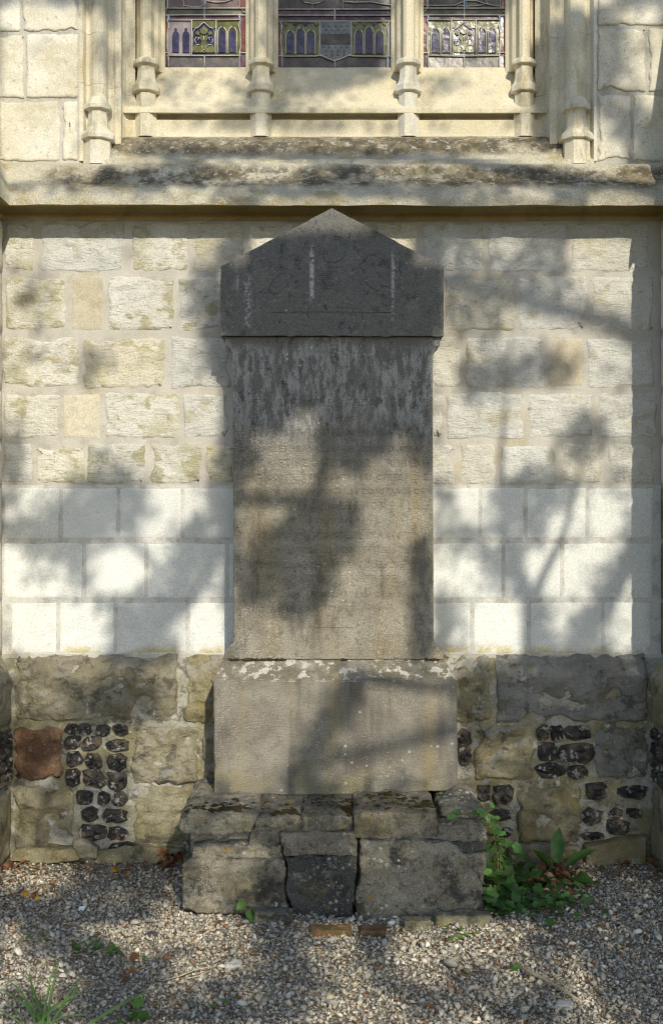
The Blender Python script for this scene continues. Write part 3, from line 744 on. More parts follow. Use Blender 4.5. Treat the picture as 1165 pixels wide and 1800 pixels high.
def side_light(ox, firstbg):
    X = lambda u: ox + u
    # backing rows
    glass(rect(X(0), X(12), 98, 119), 'plum'); glass(rect(X(13), X(75), 98, 119), 'dark'); glass(rect(X(76), X(137), 98, 119), 'dark'); glass(rect(X(138), X(149), 98, 119), 'band')
    glass(rect(X(0), X(11), 28, 97), 'red'); glass(rect(X(139), X(149), 28, 97), 'red')
    for (a, b, m_) in ((12, 52.5, firstbg), (53.5, 95.5, 'navy'), (96.5, 138, 'olive')): glass(rect(X(a), X(b), 35, 97), m_)
    glass(rect(X(14), X(75), 27, 34), 'band'); glass(rect(X(76), X(136), 27, 34), 'band')
    glass(rect(X(0), X(75), 15, 26), 'green'); glass(rect(X(76), X(149), 15, 26), 'green')
    glass(rect(X(0), X(11), -200, 14), 'red'); glass(rect(X(139), X(149), -200, 14), 'red')
    glass(rect(X(12), X(75), -200, 14), 'mauve' if ox < 500 else 'dark'); glass(rect(X(76), X(138), -200, 14), 'mauve' if ox < 500 else 'dark')
    # lancets
    lancet(X(25), 49, 92, 11.5, 'navy', firstbg == 'olive'); lancet(X(43), 49, 92, 11.5, 'navy', firstbg == 'olive')
    lancet(X(106.5), 48, 92, 11.5, 'navy'); lancet(X(124.5), 48, 92, 11.5, 'navy')
    # foliage under an ogee arch
    c = X(74.5)
    glass([(c - 21, 35), (c + 21, 35), (c + 21, 50), (c + 17, 49), (c + 12, 48), (c + 6, 42), (c, 38.5), (c - 6, 42), (c - 12, 48), (c - 17, 49), (c - 21, 50)], 'olive', .003, name='spandrel')
    came([(c - 19, 92), (c - 19, 56), (c - 15, 49.5), (c - 10, 48), (c - 5, 43), (c, 39), (c + 5, 43), (c + 10, 48), (c + 15, 49.5), (c + 19, 56), (c + 19, 92)], 1.3, M['gilt'], .006, 'ogee_arch')
    def leafpoly(pts): glass([(c + a, b) for a, b in pts], 'olive', .006, name='painted_leaf')
    leafpoly([(-17, 92), (-19, 84), (-15, 78), (-9, 77), (-5, 80), (-4, 72), (-8, 66), (-4, 60), (0, 66), (4, 60), (8, 66), (4, 72), (5, 80), (9, 77), (15, 78), (19, 84), (17, 92)])
    leafpoly([(-6, 57), (-7, 51), (-3, 49), (0, 45), (3, 49), (7, 51), (6, 57), (2, 60), (-2, 60)])
    for s in (-1, 1):
        leafpoly([(s * 9, 62), (s * 14, 60), (s * 15, 56), (s * 11, 54), (s * 8, 57)])
        came([(c + s * 14, 76), (c + s * 16, 70), (c + s * 13, 64), (c + s * 9, 66), (c + s * 10, 70)], 1.3, M['gilt'], .010, 'painted_scroll')
        came([(c + s * 14, 79), (c + s * 9, 78), (c + s * 4, 82), (c + s * 3, 86)], 1.0, M['gilt'], .010, 'painted_scroll')
    came([(c, 71), (c, 63)], 1.6, M['gilt'], .010, 'painted_scroll')
    came([(c - 5, 92), (c - 3, 88.5), (c, 87.5), (c + 3, 88.5), (c + 5, 92)], 1.2, M['gilt'], .010, 'painted_scroll')
    # leads
    wav = [(13.5, 26), (12.5, 30), (10, 35), (13.5, 44), (10.5, 56), (10, 84), (12, 92), (12.5, 119)]
    came([(X(a), b) for a, b in wav]); came([(X(149 - a), b) for a, b in wav])
    for y in (34.3, 97.5): came([(X(12), y), (X(137), y)], 2.0)
    for y in (26, 14.3): came([(X(0), y), (X(149), y)], 2.0)
    came([(X(0), 92.5), (X(11), 92.5)]); came([(X(138), 92.5), (X(149), 92.5)])
    for x in (53, 96): came([(X(x), 34.5), (X(x), 97)], 2.0)
    came([(X(75.5), 97), (X(75.5), 119)]); came([(X(75.5), 15), (X(75.5), 34)], 1.8)
    came([(X(0), 18), (X(5), 21), (X(9), 17), (X(10.5), 12), (X(10.5), -200)]); came([(X(138.5), -200), (X(138.5), 12), (X(143), 20), (X(149), 22)])
    if ox < 500:
        came([(X(38), 14), (X(40), 6), (X(38), 1), (X(37), -30)]); came([(X(38), 9), (X(52), 12), (X(70), 11), (X(78), 7), (X(80), -6), (X(78), -30)]); came([(X(78), 1), (X(95), 4), (X(112), 3), (X(125), -2), (X(150), -14)])
    else:
        came([(X(0), 9), (X(30), 9.5), (X(60), 9), (X(68), 5), (X(80), 1), (X(96), 1), (X(112), 6), (X(137), 11)]); came([(X(62), 14), (X(66), 9), (X(80), 11), (X(104), 9), (X(116), 5), (X(106), -8), (X(104), -40)]); came([(X(78), 4), (X(80), 10)])
    came([(X(149), -200), (X(149), 119)], 1.2)

def mid_light():
    a, b = 484, 692
    glass(rect(a, 496, 98, 119), 'band'); glass(rect(497, 587.5, 98, 119), 'dark'); glass(rect(588.5, 682, 98, 119), 'dark'); glass(rect(683, b, 98, 119), 'band')
    glass(rect(a, 494, 38, 97), 'red'); glass(rect(684, b, 38, 97), 'red')
    glass(rect(495, 561.5, 38, 98), 'olive'); glass(rect(617.5, 683, 38, 98), 'olive')
    glass(rect(a, 588, 27.5, 37), 'plum'); glass(rect(589, b, 27.5, 37), 'pale' if False else 'plum'); glass(rect(a, 588, 17, 26.5), 'band'); glass(rect(589, b, 17, 26.5), 'plum')
    glass(rect(a, 601.5, -200, 16), 'dark'); glass(rect(602.5, b, -200, 16), 'dark')
    glass([(562.5, 38), (562.5, 94), (566, 98), (574, 102), (583, 104), (588, 107), (593, 104), (604, 102), (612, 98), (616.5, 94), (616.5, 38)][::-1], 'blue', .004, name='shield')
    glass(rect(563, 616, 60, 77), 'dark', .008, name='shield_band')
    for r_, (y, n_, o) in enumerate([(44, 5, 0), (51, 4, 5), (57, 5, 0), (81, 5, 0), (88, 4, 5), (95, 4, 5)]):
        for i in range(n_):
            x = 568 + o + i * 10.5
            if x < 613: glass([(x - 1.8, y + 2.5), (x + 1.8, y + 2.5), (x + .5, y - .5), (x, y - 2.6), (x - .5, y - .5)], 'mauve', .007, name='ermine_spot')
    for c, y0 in ((510, 54), (528, 49), (546, 53), (630.5, 53), (648.5, 48), (666.5, 53)): lancet(c, y0, 94, 12, 'sky' if c < 600 else 'navy')
    for c in (502, 519, 537, 556, 624, 640, 657, 676):
        glass([(c - 4, 38.5), (c + 4, 38.5), (c + 3, 42), (c, 45), (c - 3, 42)], 'navy' if c % 2 else 'olive', .005, name='painted_leaf')
    for x0, s in ((484, 1), (692, -1)):
        came([(x0 + s * q, y) for q, y in ((7, 37), (12, 44), (11, 52), (9.5, 64), (11, 88), (12, 98), (12, 119))])
    for y in (37.2, 26.8, 16): came([(a, y), (b, y)], 1.9)
    came([(496, 99), (556, 98.5), (563, 96.5), (575, 102.5), (588, 107), (601, 102.5), (615, 96), (621, 98.5), (690, 99)], 2.0)
    came([(562, 38), (561.5, 96)], 2.4); came([(617, 38), (617.5, 96)], 2.6)
    came([(588, 107), (588, 119)]); came([(588, 16), (588.3, 37)], 2.2)
    came([(549, 16), (549, 6), (560, 5), (568, 1), (570, -30)]); came([(549, 6), (535, 4), (529, 0), (528, -30)]); came([(602, -200), (602.5, 15)], 2.0); came([(603, 3), (625, 4), (650, 3), (680, 8), (692, 9)], 1.9)
    for x in (a + .5, b - .5): came([(x, -200), (x, 119)], 1.2)
side_light(284, 'pale')
mid_light()
side_light(740, 'olive')

# ------------------------------------------------------------------ monument
DPL, DSH, DPE = .30, .23, .25
mon_root = empty('grave_monument', (0, -.3, .0))
tag(mon_root, 'tall grey stone memorial with pointed top and worn carved inscription against the wall', 'monument')

def outline_loops(text):
    cu = bpy.data.curves.new('t', 'FONT'); cu.body = text; cu.fill_mode = 'NONE'; cu.resolution_u = 2
    cu.space_character = 1.12; cu.offset = .014
    o = bpy.data.objects.new('t', cu); C.objects.link(o)
    bpy.context.view_layer.update()
    me = bpy.data.meshes.new_from_object(o.evaluated_get(bpy.context.evaluated_depsgraph_get()))
    adj = {}
    for e in me.edges:
        a, b = e.vertices; adj.setdefault(a, []).append(b); adj.setdefault(b, []).append(a)
    co = [(v.co.x, v.co.y) for v in me.vertices]
    seen = set(); loops = []
    for s in adj:
        if s in seen: continue
        lp = [s]; seen.add(s); cur = s
        while True:
            nx = [q for q in adj[cur] if q not in seen]
            if not nx: break
            cur = nx[0]; seen.add(cur); lp.append(cur)
        if len(lp) > 2: loops.append([co[i] for i in lp])
    bpy.data.objects.remove(o); bpy.data.curves.remove(cu); bpy.data.meshes.remove(me)
    return loops

def plate(name, outer, holes, d_front, depth, mat, parent):
    """a thin slab with cut-through shapes (incised lines and letters); 2D points are x, z in metres"""
    cu = bpy.data.curves.new('p', 'CURVE'); cu.dimensions = '2D'; cu.fill_mode = 'BOTH'; cu.extrude = depth / 2
    for lp in [outer] + holes:
        s = cu.splines.new('POLY'); s.points.add(len(lp) - 1); s.use_cyclic_u = True
        for p, q in zip(s.points, lp): p.co = (q[0], q[1], 0, 1)
    o = bpy.data.objects.new('p', cu); C.objects.link(o); bpy.context.view_layer.update()
    me = bpy.data.meshes.new_from_object(o.evaluated_get(bpy.context.evaluated_depsgraph_get()))
    v = [(q.co.x, -(d_front - depth / 2) - q.co.z, q.co.y) for q in me.vertices]
    f = [tuple(p.vertices) for p in me.polygons]
    bpy.data.objects.remove(o); bpy.data.curves.remove(cu); bpy.data.meshes.remove(me)
    return add(name, v, f, mat, parent, smooth=False)

def solid(name, poly_px, d, back, mat, parent, bev=.004):
    """straight extruded block from its front outline, with softened and slightly chipped arrises"""
    pts, fs = prism_px(poly_px, d, back)
    me = bpy.data.meshes.new(name); me.from_pydata([tuple(p) for p in pts], [], fs)
    bm = bmesh.new(); bm.from_mesh(me); bmesh.ops.recalc_face_normals(bm, faces=bm.faces)
    bmesh.ops.subdivide_edges(bm, edges=bm.edges[:], cuts=1)
    bmesh.ops.bevel(bm, geom=[e for e in bm.edges if len(e.link_faces) == 2 and e.calc_face_angle(0) > .3], offset=bev, segments=2, affect='EDGES', profile=.6)
    v = [q.co.copy() for q in bm.verts]; bm.verts.index_update()
    f = [tuple(q.index for q in fc.verts) for fc in bm.faces]
    bm.free(); bpy.data.meshes.remove(me)
    return add(name, v, f, mat, parent, smooth=False)

def jag(poly, step=9, amp=.9, fixed=()):
    """photo-pixel outline with small chips along every edge"""
    out = []
    n = len(poly)
    for i in range(n):
        a, b = poly[i], poly[(i + 1) % n]
        L = math.hypot(b[0] - a[0], b[1] - a[1]); k = max(1, int(L / step))
        nx, ny = (b[1] - a[1]) / (L + 1e-6), -(b[0] - a[0]) / (L + 1e-6)
        for j in range(k):
            t = j / k
            o = 0 if j == 0 else amp * (random.uniform(-.35, .35) + (random.uniform(-1.6, 0) if random.random() < .12 else 0))
            out.append((a[0] + (b[0] - a[0]) * t + nx * o, a[1] + (b[1] - a[1]) * t + ny * o))
    return out
def xz(poly, d): return [(W(x, y, d).x, W(x, y, d).z) for x, y in poly]

PED = [(388, 590), (779.5, 590), (779.5, 468), (584, 366), (582, 366), (388, 468)]
SHA = [(393, 1159), (393, 1153), (396, 1146), (402, 1136), (409, 1130), (411, 1122), (409, 640), (408.5, 622), (403, 612), (396, 607), (395, 592), (773, 592), (773, 607), (766, 612), (760.5, 622), (760, 640), (762, 1122), (764, 1130), (770, 1136), (776, 1146), (779, 1153), (779, 1159)][::-1]
PLI = [(376, 1395), (375, 1193), (381, 1180), (798, 1180), (803, 1193), (804, 1370), (798, 1382), (783, 1391), (700, 1394), (520, 1397)][::-1]

PEDJ = jag(PED, 11, 1.7)
SHAJ = SHA
# pediment with incised scrolls, shield and border line
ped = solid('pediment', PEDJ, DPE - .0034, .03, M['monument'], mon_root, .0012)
def stroke(pts, w):
    """closed thin outline around a polyline in photo pixels"""
    L = []; R = []
    for i, p in enumerate(pts):
        a = pts[max(i - 1, 0)]; b = pts[min(i + 1, len(pts) - 1)]
        dx, dy = b[0] - a[0], b[1] - a[1]; l = math.hypot(dx, dy) + 1e-6
        hw = w / 2 * (.35 if i in (0, len(pts) - 1) else 1)
        L.append((p[0] - dy / l * hw, p[1] + dx / l * hw)); R.append((p[0] + dy / l * hw, p[1] - dx / l * hw))
    return L + R[::-1]
def cz(pts, k=5):
    out = []
    for i in range(len(pts) - 1):
        p0 = pts[max(i - 1, 0)]; p1 = pts[i]; p2 = pts[i + 1]; p3 = pts[min(i + 2, len(pts) - 1)]
        for j in range(k):
            t = j / k
            out.append(tuple(.5 * (2 * p1[q] + (p2[q] - p0[q]) * t + (2 * p0[q] - 5 * p1[q] + 4 * p2[q] - p3[q]) * t * t + (3 * p1[q] - p0[q] - 3 * p2[q] + p3[q]) * t ** 3) for q in (0, 1)))
    return out + [pts[-1]]
S = []
S.append(stroke([(477, 549.5), (530, 549.5), (600, 549.5), (690, 549.5)], 3.4))
for pts in ([(482, 473), (488, 469), (495, 472), (494, 480), (484, 489), (476, 499), (474, 508), (479, 516), (489, 515), (499, 506), (509, 497), (511, 488)],
            [(527, 494), (525, 503), (517, 508), (510, 514), (511, 520), (521, 521)],
            [(507, 452), (514, 448), (524, 450), (528, 457), (520, 458), (519, 463), (526, 470)],
            [(572, 441), (568, 450), (572, 458), (580, 462), (591, 461), (600, 456), (604, 449)], [(576, 437), (581, 424), (592, 421), (602, 425), (606, 434)], [(586, 416), (600, 417), (608, 424)],
            [(575, 472), (583, 469), (590, 473), (596, 469), (602, 471)], [(622, 475), (630, 471), (638, 474), (642, 481)], [(627, 505), (634, 498), (638, 490)],
            [(642, 456), (648, 449), (657, 448), (664, 452)], [(644, 497), (650, 505), (659, 509), (668, 512)], [(660, 523), (667, 518), (674, 519), (676, 525), (670, 530), (674, 536), (683, 539)],
            [(668, 501), (676, 504), (684, 503), (690, 500)], [(684, 512), (687, 520), (684, 527)], [(590, 541), (604, 540), (618, 542), (630, 541)]):
    S.append(stroke(cz(pts), 1.1))
for i in range(9): S.append(stroke([(562, 477 + i * 3.8), (575, 476.5 + i * 3.8), (585, 477 + i * 3.8)], 1.1))
for i in range(9): S.append(stroke([(676 - i * .6, 452 + i * 4.2 + 4), (685, 456 + i * 3.6), (694, 450 + i * 4.4)], 1.1))
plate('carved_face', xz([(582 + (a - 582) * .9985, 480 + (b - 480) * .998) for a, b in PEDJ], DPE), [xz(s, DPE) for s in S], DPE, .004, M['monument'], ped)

# shaft with carved lettering
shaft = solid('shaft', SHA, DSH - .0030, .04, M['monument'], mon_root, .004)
LINES = [(632, 15, 522, 655, 'D    O    M'), (674, 11, 558, 622, 'C Y  G I T'), (708, 13, 436, 755, 'MESSIRE   ET NOBLE   DE BENOIT DES VERS'), (737, 9, 590, 622, 'DES'),
         (761, 12, 440, 718, 'DEN A MATHILDE  DE NEUVE NATTE'), (789, 11, 418, 748, '& CHARLES FRANCOIS ANTOINE D ASSAC'), (814, 13, 424, 750, 'DE LA ET SEIGNEUR DE    RIVIERE'),
         (839, 10, 414, 752, 'SAINT  COMTE  ET EN ENTRE SES CETTE MEME'), (864, 10, 424, 745, 'ET DE MARIE JOSEPHE ISABELLE CONSTANCE DE'), (889, 14, 414, 755, 'VAN CAPPEL ET DE NIEPPE NOBLE A LILLE'),
         (915, 10, 505, 665, 'ET EN DEPARTEMENT'), (941, 13, 452, 722, 'ET MADAME COMTESSE D ARTOIS'), (967, 12, 480, 695, 'MARIEE LE 25 JANVIER 1806'), (993, 12, 434, 736, 'A MARIE CHARLOTTE FRANCOISE JOSEPHE'),
         (1018, 14, 470, 706, 'HYACINTHE VAN CAPPEL'), (1045, 10, 420, 752, 'DECEDEE DANS LEUR CHATEAU DE MONTHIE'), (1070, 11, 503, 668, 'LE 4 OCTOBRE  1846')]
H = []
for (cy, hpx, xa, xb, txt) in LINES:
    lp = outline_loops(txt)
    xs = [p[0] for l in lp for p in l]; ys = [p[1] for l in lp for p in l]
    x0, x1 = min(xs), max(xs); y0, y1 = 0.0, .69
    for l in lp:
        H.append([(W(xa + (p[0] - x0) / (x1 - x0) * (xb - xa), 0, DSH).x, W(0, cy + hpx / 2 - (p[1] - y0) / (y1 - y0) * hpx, DSH).z) for p in l])
H.append(xz(stroke([(553, 1103.5), (590, 1103.5), (627, 1103.5)], 1.4), DSH))
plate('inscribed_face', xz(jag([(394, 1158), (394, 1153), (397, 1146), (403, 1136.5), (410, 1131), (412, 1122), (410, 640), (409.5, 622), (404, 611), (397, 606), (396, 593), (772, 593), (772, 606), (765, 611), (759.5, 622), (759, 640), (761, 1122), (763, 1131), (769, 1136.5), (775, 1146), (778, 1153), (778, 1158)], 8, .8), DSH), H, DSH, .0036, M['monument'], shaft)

# plinth block with sloped top and broken foot
pts = []
fr = [(W(x, y, DPL).x, W(x, y, DPL).z) for x, y in jag([(377, 1395), (375.5, 1196), (803, 1196), (804, 1372), (797, 1381), (785, 1390), (700, 1394), (520, 1398)], 12, 1.2)]
tp = [(W(390, 1160, DSH + .004).x, W(0, 1160, DSH + .004).z), (W(781, 1160, DSH + .004).x, W(0, 1160, DSH + .004).z)]
bm_v = []; bm_f = []
n = len(fr)
for (x, z) in fr: bm_v.append((x, -DPL, z))
for (x, z) in fr: bm_v.append((x, -.05, z))
bm_f.append(tuple(range(n)))
zt = max(z for x, z in fr); tops = [i for i, (x, z) in enumerate(fr) if z > zt - .006]
for i in range(n):
    j = (i + 1) % n
    if not (i in tops and j in tops): bm_f.append((i, i + n, j + n, j))
b = len(bm_v)
xa, xb = fr[tops[0]][0], fr[tops[-1]][0]
tl = sorted(tops, key=lambda i: fr[i][0])
for i in tl:
    t = (fr[i][0] - fr[tl[0]][0]) / (fr[tl[-1]][0] - fr[tl[0]][0])
    bm_v.append((tp[0][0] + t * (tp[1][0] - tp[0][0]), -DSH + .004 + .003 * random.uniform(-1, 1), tp[0][1]))
for i in tl:
    t = (fr[i][0] - fr[tl[0]][0]) / (fr[tl[-1]][0] - fr[tl[0]][0])
    bm_v.append((tp[0][0] + t * (tp[1][0] - tp[0][0]), -.05, tp[0][1]))
m_ = len(tl)
for k in range(m_ - 1):
    bm_f.append((tl[k], tl[k + 1], b + k + 1, b + k)); bm_f.append((b + k, b + k + 1, b + m_ + k + 1, b + m_ + k))
bm_f.append((tl[0], b, b + m_, tl[0] + n)); bm_f.append((tl[-1], tl[-1] + n, b + 2 * m_ - 1, b + m_ - 1))
me = bpy.data.meshes.new('q'); me.from_pydata(bm_v, [], bm_f)
bm = bmesh.new(); bm.from_mesh(me); bmesh.ops.recalc_face_normals(bm, faces=bm.faces)
bmesh.ops.bevel(bm, geom=[e for e in bm.edges if len(e.link_faces) == 2 and e.calc_face_angle(0) > .35], offset=.004, segments=2, affect='EDGES')
bm.verts.index_update()
add('plinth', [q.co.copy() for q in bm.verts], [tuple(q.index for q in fc.verts) for fc in bm.faces], M['monplinth'], mon_root, smooth=False)
bm.free()

# stepped base of broken stones
BASE = [ # outline in photo pixels, front plane, back plane, material
 ([(321, 1519), (335, 1512), (420, 1512), (497, 1514), (499, 1540), (504, 1603), (440, 1606), (340, 1604), (321, 1596)], .665, .02, 'base'),
 ([(338, 1488), (400, 1484), (494, 1487), (498, 1512), (420, 1511), (338, 1511)], .645, .05, 'base'),
 ([(501, 1509), (560, 1504), (626, 1508), (625, 1560), (620, 1615), (560, 1618), (516, 1616), (505, 1570)], .66, .03, 'based'),
 ([(493, 1465), (540, 1462), (622, 1465), (629, 1485), (627, 1506), (560, 1502), (498, 1506)], .65, .05, 'base'),
 ([(635, 1478), (700, 1478), (790, 1481), (812, 1504), (838, 1545), (849, 1560), (848, 1606), (790, 1612), (720, 1620), (630, 1620), (628, 1580), (634, 1520)], .67, .02, 'base'),
 ([(798, 1503), (850, 1500), (850, 1556), (832, 1530)], .64, .05, 'base'),
 ([(795, 1481), (850, 1479), (853, 1499), (800, 1501)], .645, .05, 'based'),
 ([(768, 1453), (810, 1450), (855, 1454), (853, 1478), (790, 1479), (769, 1474)], .635, .05, 'base'),
 ([(331, 1470), (380, 1468), (436, 1470), (438, 1487), (334, 1487)], .55, .05, 'based'),
 ([(440, 1468), (455, 1452), (493, 1456), (492, 1482), (470, 1487), (438, 1484)], .635, .05, 'base'),
 ([(316, 1440), (330, 1430), (448, 1430), (452, 1440), (440, 1463), (390, 1470), (325, 1466), (314, 1458)], .625, -.02, 'base'),
 ([(452, 1437), (470, 1434), (526, 1436), (530, 1445), (527, 1462), (500, 1460), (452, 1452)], .63, -.02, 'base'),
 ([(531, 1436), (580, 1434), (619, 1437), (618, 1463), (570, 1464), (531, 1462)], .635, -.02, 'base'),
 ([(622, 1433), (690, 1428), (766, 1431), (769, 1470), (765, 1477), (690, 1476), (624, 1474)], .64, -.02, 'base'),
 ([(776, 1426), (800, 1418), (838, 1420), (856, 1434), (856, 1447), (776, 1444)], .53, -.02, 'base'),
 ([(770, 1447), (856, 1448), (855, 1453), (770, 1452)], .60, .05, 'brick')]
for poly, d0, d1, mt in BASE:
    gx = sum(q[0] for q in poly) / len(poly); gy = sum(q[1] for q in poly) / len(poly)
    poly = [(q[0] + .8 * (1 if q[0] > gx else -1), q[1] + .6 * (1 if q[1] > gy else -1)) for q in jag(poly, 14, 2.2)]
    voxel_rock('base_stone', *prism_px(poly, d0, d1), M[mt], mon_root, .0068, .010 if mt != 'brick' else .004, 13, smooth_it=1, amp2=.006)
# rubble core seen only as dark gaps between the stones
m = MB(); q0, q1 = W(335, 1600, .56), W(838, 1455, .56)
m.prism([(q0.x, -.56, -.05), (q1.x, -.56, -.05), (q1.x, -.56, q1.z), (q0.x, -.56, q1.z)], (0, .5, 0))
m.build('rubble_core', M['pmortar'], mon_root)

# moss cushions on the step and in the joint under the shaft
v = []; f = []
def cushion(c, r, h):
    n = 9; b = len(v)
    for (s, hh) in ((1.0, -.3), (.92, .35), (.6, .85)):
        for k in range(n):
            a = 2 * math.pi * k / n
            q = r * s * random.uniform(.75, 1.2)
            v.append((c[0] + math.cos(a) * q, c[1] + math.sin(a) * q * .8, c[2] + h * hh * random.uniform(.8, 1.1)))
    v.append((c[0], c[1], c[2] + h))
    for i in range(2):
        for k in range(n): f.append((b + i * n + k, b + i * n + (k + 1) % n, b + (i + 1) * n + (k + 1) % n, b + (i + 1) * n + k))
    for k in range(n): f.append((b + 2 * n + k, b + 2 * n + (k + 1) % n, b + 3 * n))
bpy.context.view_layer.update()
DG_ = bpy.context.evaluated_depsgraph_get()
def step_z(x, d):
    hit = sc.ray_cast(DG_, Vector((x, -d, .60)), Vector((0, 0, -1)))
    return hit[1].z if hit[0] else .35
for (cx, cy, sx, sy, k, r) in [(385, 1425, 45, 9, 30, .010), (415, 1428, 18, 5, 16, .013), (508, 1426, 16, 5, 14, .012), (460, 1415, 60, 12, 14, .007), (610, 1420, 14, 7, 12, .013), (575, 1405, 40, 5, 14, .009), (620, 1402, 60, 5, 16, .010),
                               (700, 1412, 50, 10, 26, .009), (745, 1420, 20, 8, 16, .011), (690, 1405, 40, 6, 10, .010), (820, 1437, 24, 4, 10, .010), (540, 1432, 60, 6, 14, .006), (340, 1430, 14, 8, 10, .007)]:
    for _ in range(int(k * 1.5)):
        px, py = random.gauss(cx, sx * .6), random.gauss(cy, sy * .6)
        z = .362
        kk = (CAM_Z - z) / ((py - 900) / PPM); d = CAM_D * (1 - kk)
        if not DPL + .01 < d < .60: continue
        p = W(px, py, d)
        cushion((p.x, -d, step_z(p.x, d) - .002), r * random.uniform(.6, 1.9), r * random.uniform(.5, .9))
for (cx, n_) in ((435, 14), (462, 20), (495, 9), (760, 6), (410, 6), (600, 4)):
    for _ in range(n_):
        p = W(random.gauss(cx, 8), 1159, DSH + .01)
        cushion((p.x, -DSH - .006, p.z - .002), random.uniform(.003, .012), random.uniform(.003, .008))
tag(add('moss', v, f, M['moss'], mon_root), 'dry brown moss cushions on the stone step', kind='stuff')

def gpt(px, py, up=0.0):
    """where the photo's pixel lies on the ground"""
    d = .5
    for _ in range(8):
        z = ground_h(0, -d) + .004
        d = CAM_D * (1 - (CAM_Z - z) / ((py - 900) / PPM))
        d = min(max(d, .01), 3)
    p = W(px, py, d)
    return Vector((p.x, -d, ground_h(p.x, -d) + .004 + up))

# broken bricks and lumps half buried along the foot of the base
for px, py, w, dp, h, mt, lab in [(580, 1640, .150, .06, .022, 'brick', 'longer of two mossy red bricks sunk in gravel before the base'), (655, 1640, .095, .06, .024, 'brick', 'shorter of two mossy red bricks sunk in gravel before the base'),
                     (480, 1618, .150, .07, .035, 'base', 'rough lump of stone under the left base corner'), (733, 1628, .100, .07, .034, 'olive', 'short mossy brown stone at the foot of the base beside the bricks'),
                     (812, 1622, .210, .08, .036, 'olive', 'long mossy brown stone under the right corner of the base')]:
    c = gpt(px, py)
    a = random.uniform(-.06, .06)
    q = []
    for zz in (-.05, h):
        for (sx, sy) in ((-1, -1), (1, -1), (1, 1), (-1, 1)):
            x, y = sx * w / 2 * random.uniform(.92, 1.04), sy * dp / 2 * random.uniform(.9, 1.05)
            q.append((c.x + x * math.cos(a) - y * math.sin(a), c.y + x * math.sin(a) + y * math.cos(a), c.z + zz * random.uniform(.85, 1.1)))
    o = voxel_rock('brick' if mt == 'brick' else 'rubble_stone', q, [(3, 2, 1, 0), (4, 5, 6, 7), (0, 1, 5, 4), (1, 2, 6, 5), (2, 3, 7, 6), (3, 0, 4, 7)], M[mt], None, .006, .006, 16, smooth_it=1, amp2=.003)
    tag(o, lab, 'brick' if mt == 'brick' else 'stone', 'rubble along the foot of the base')

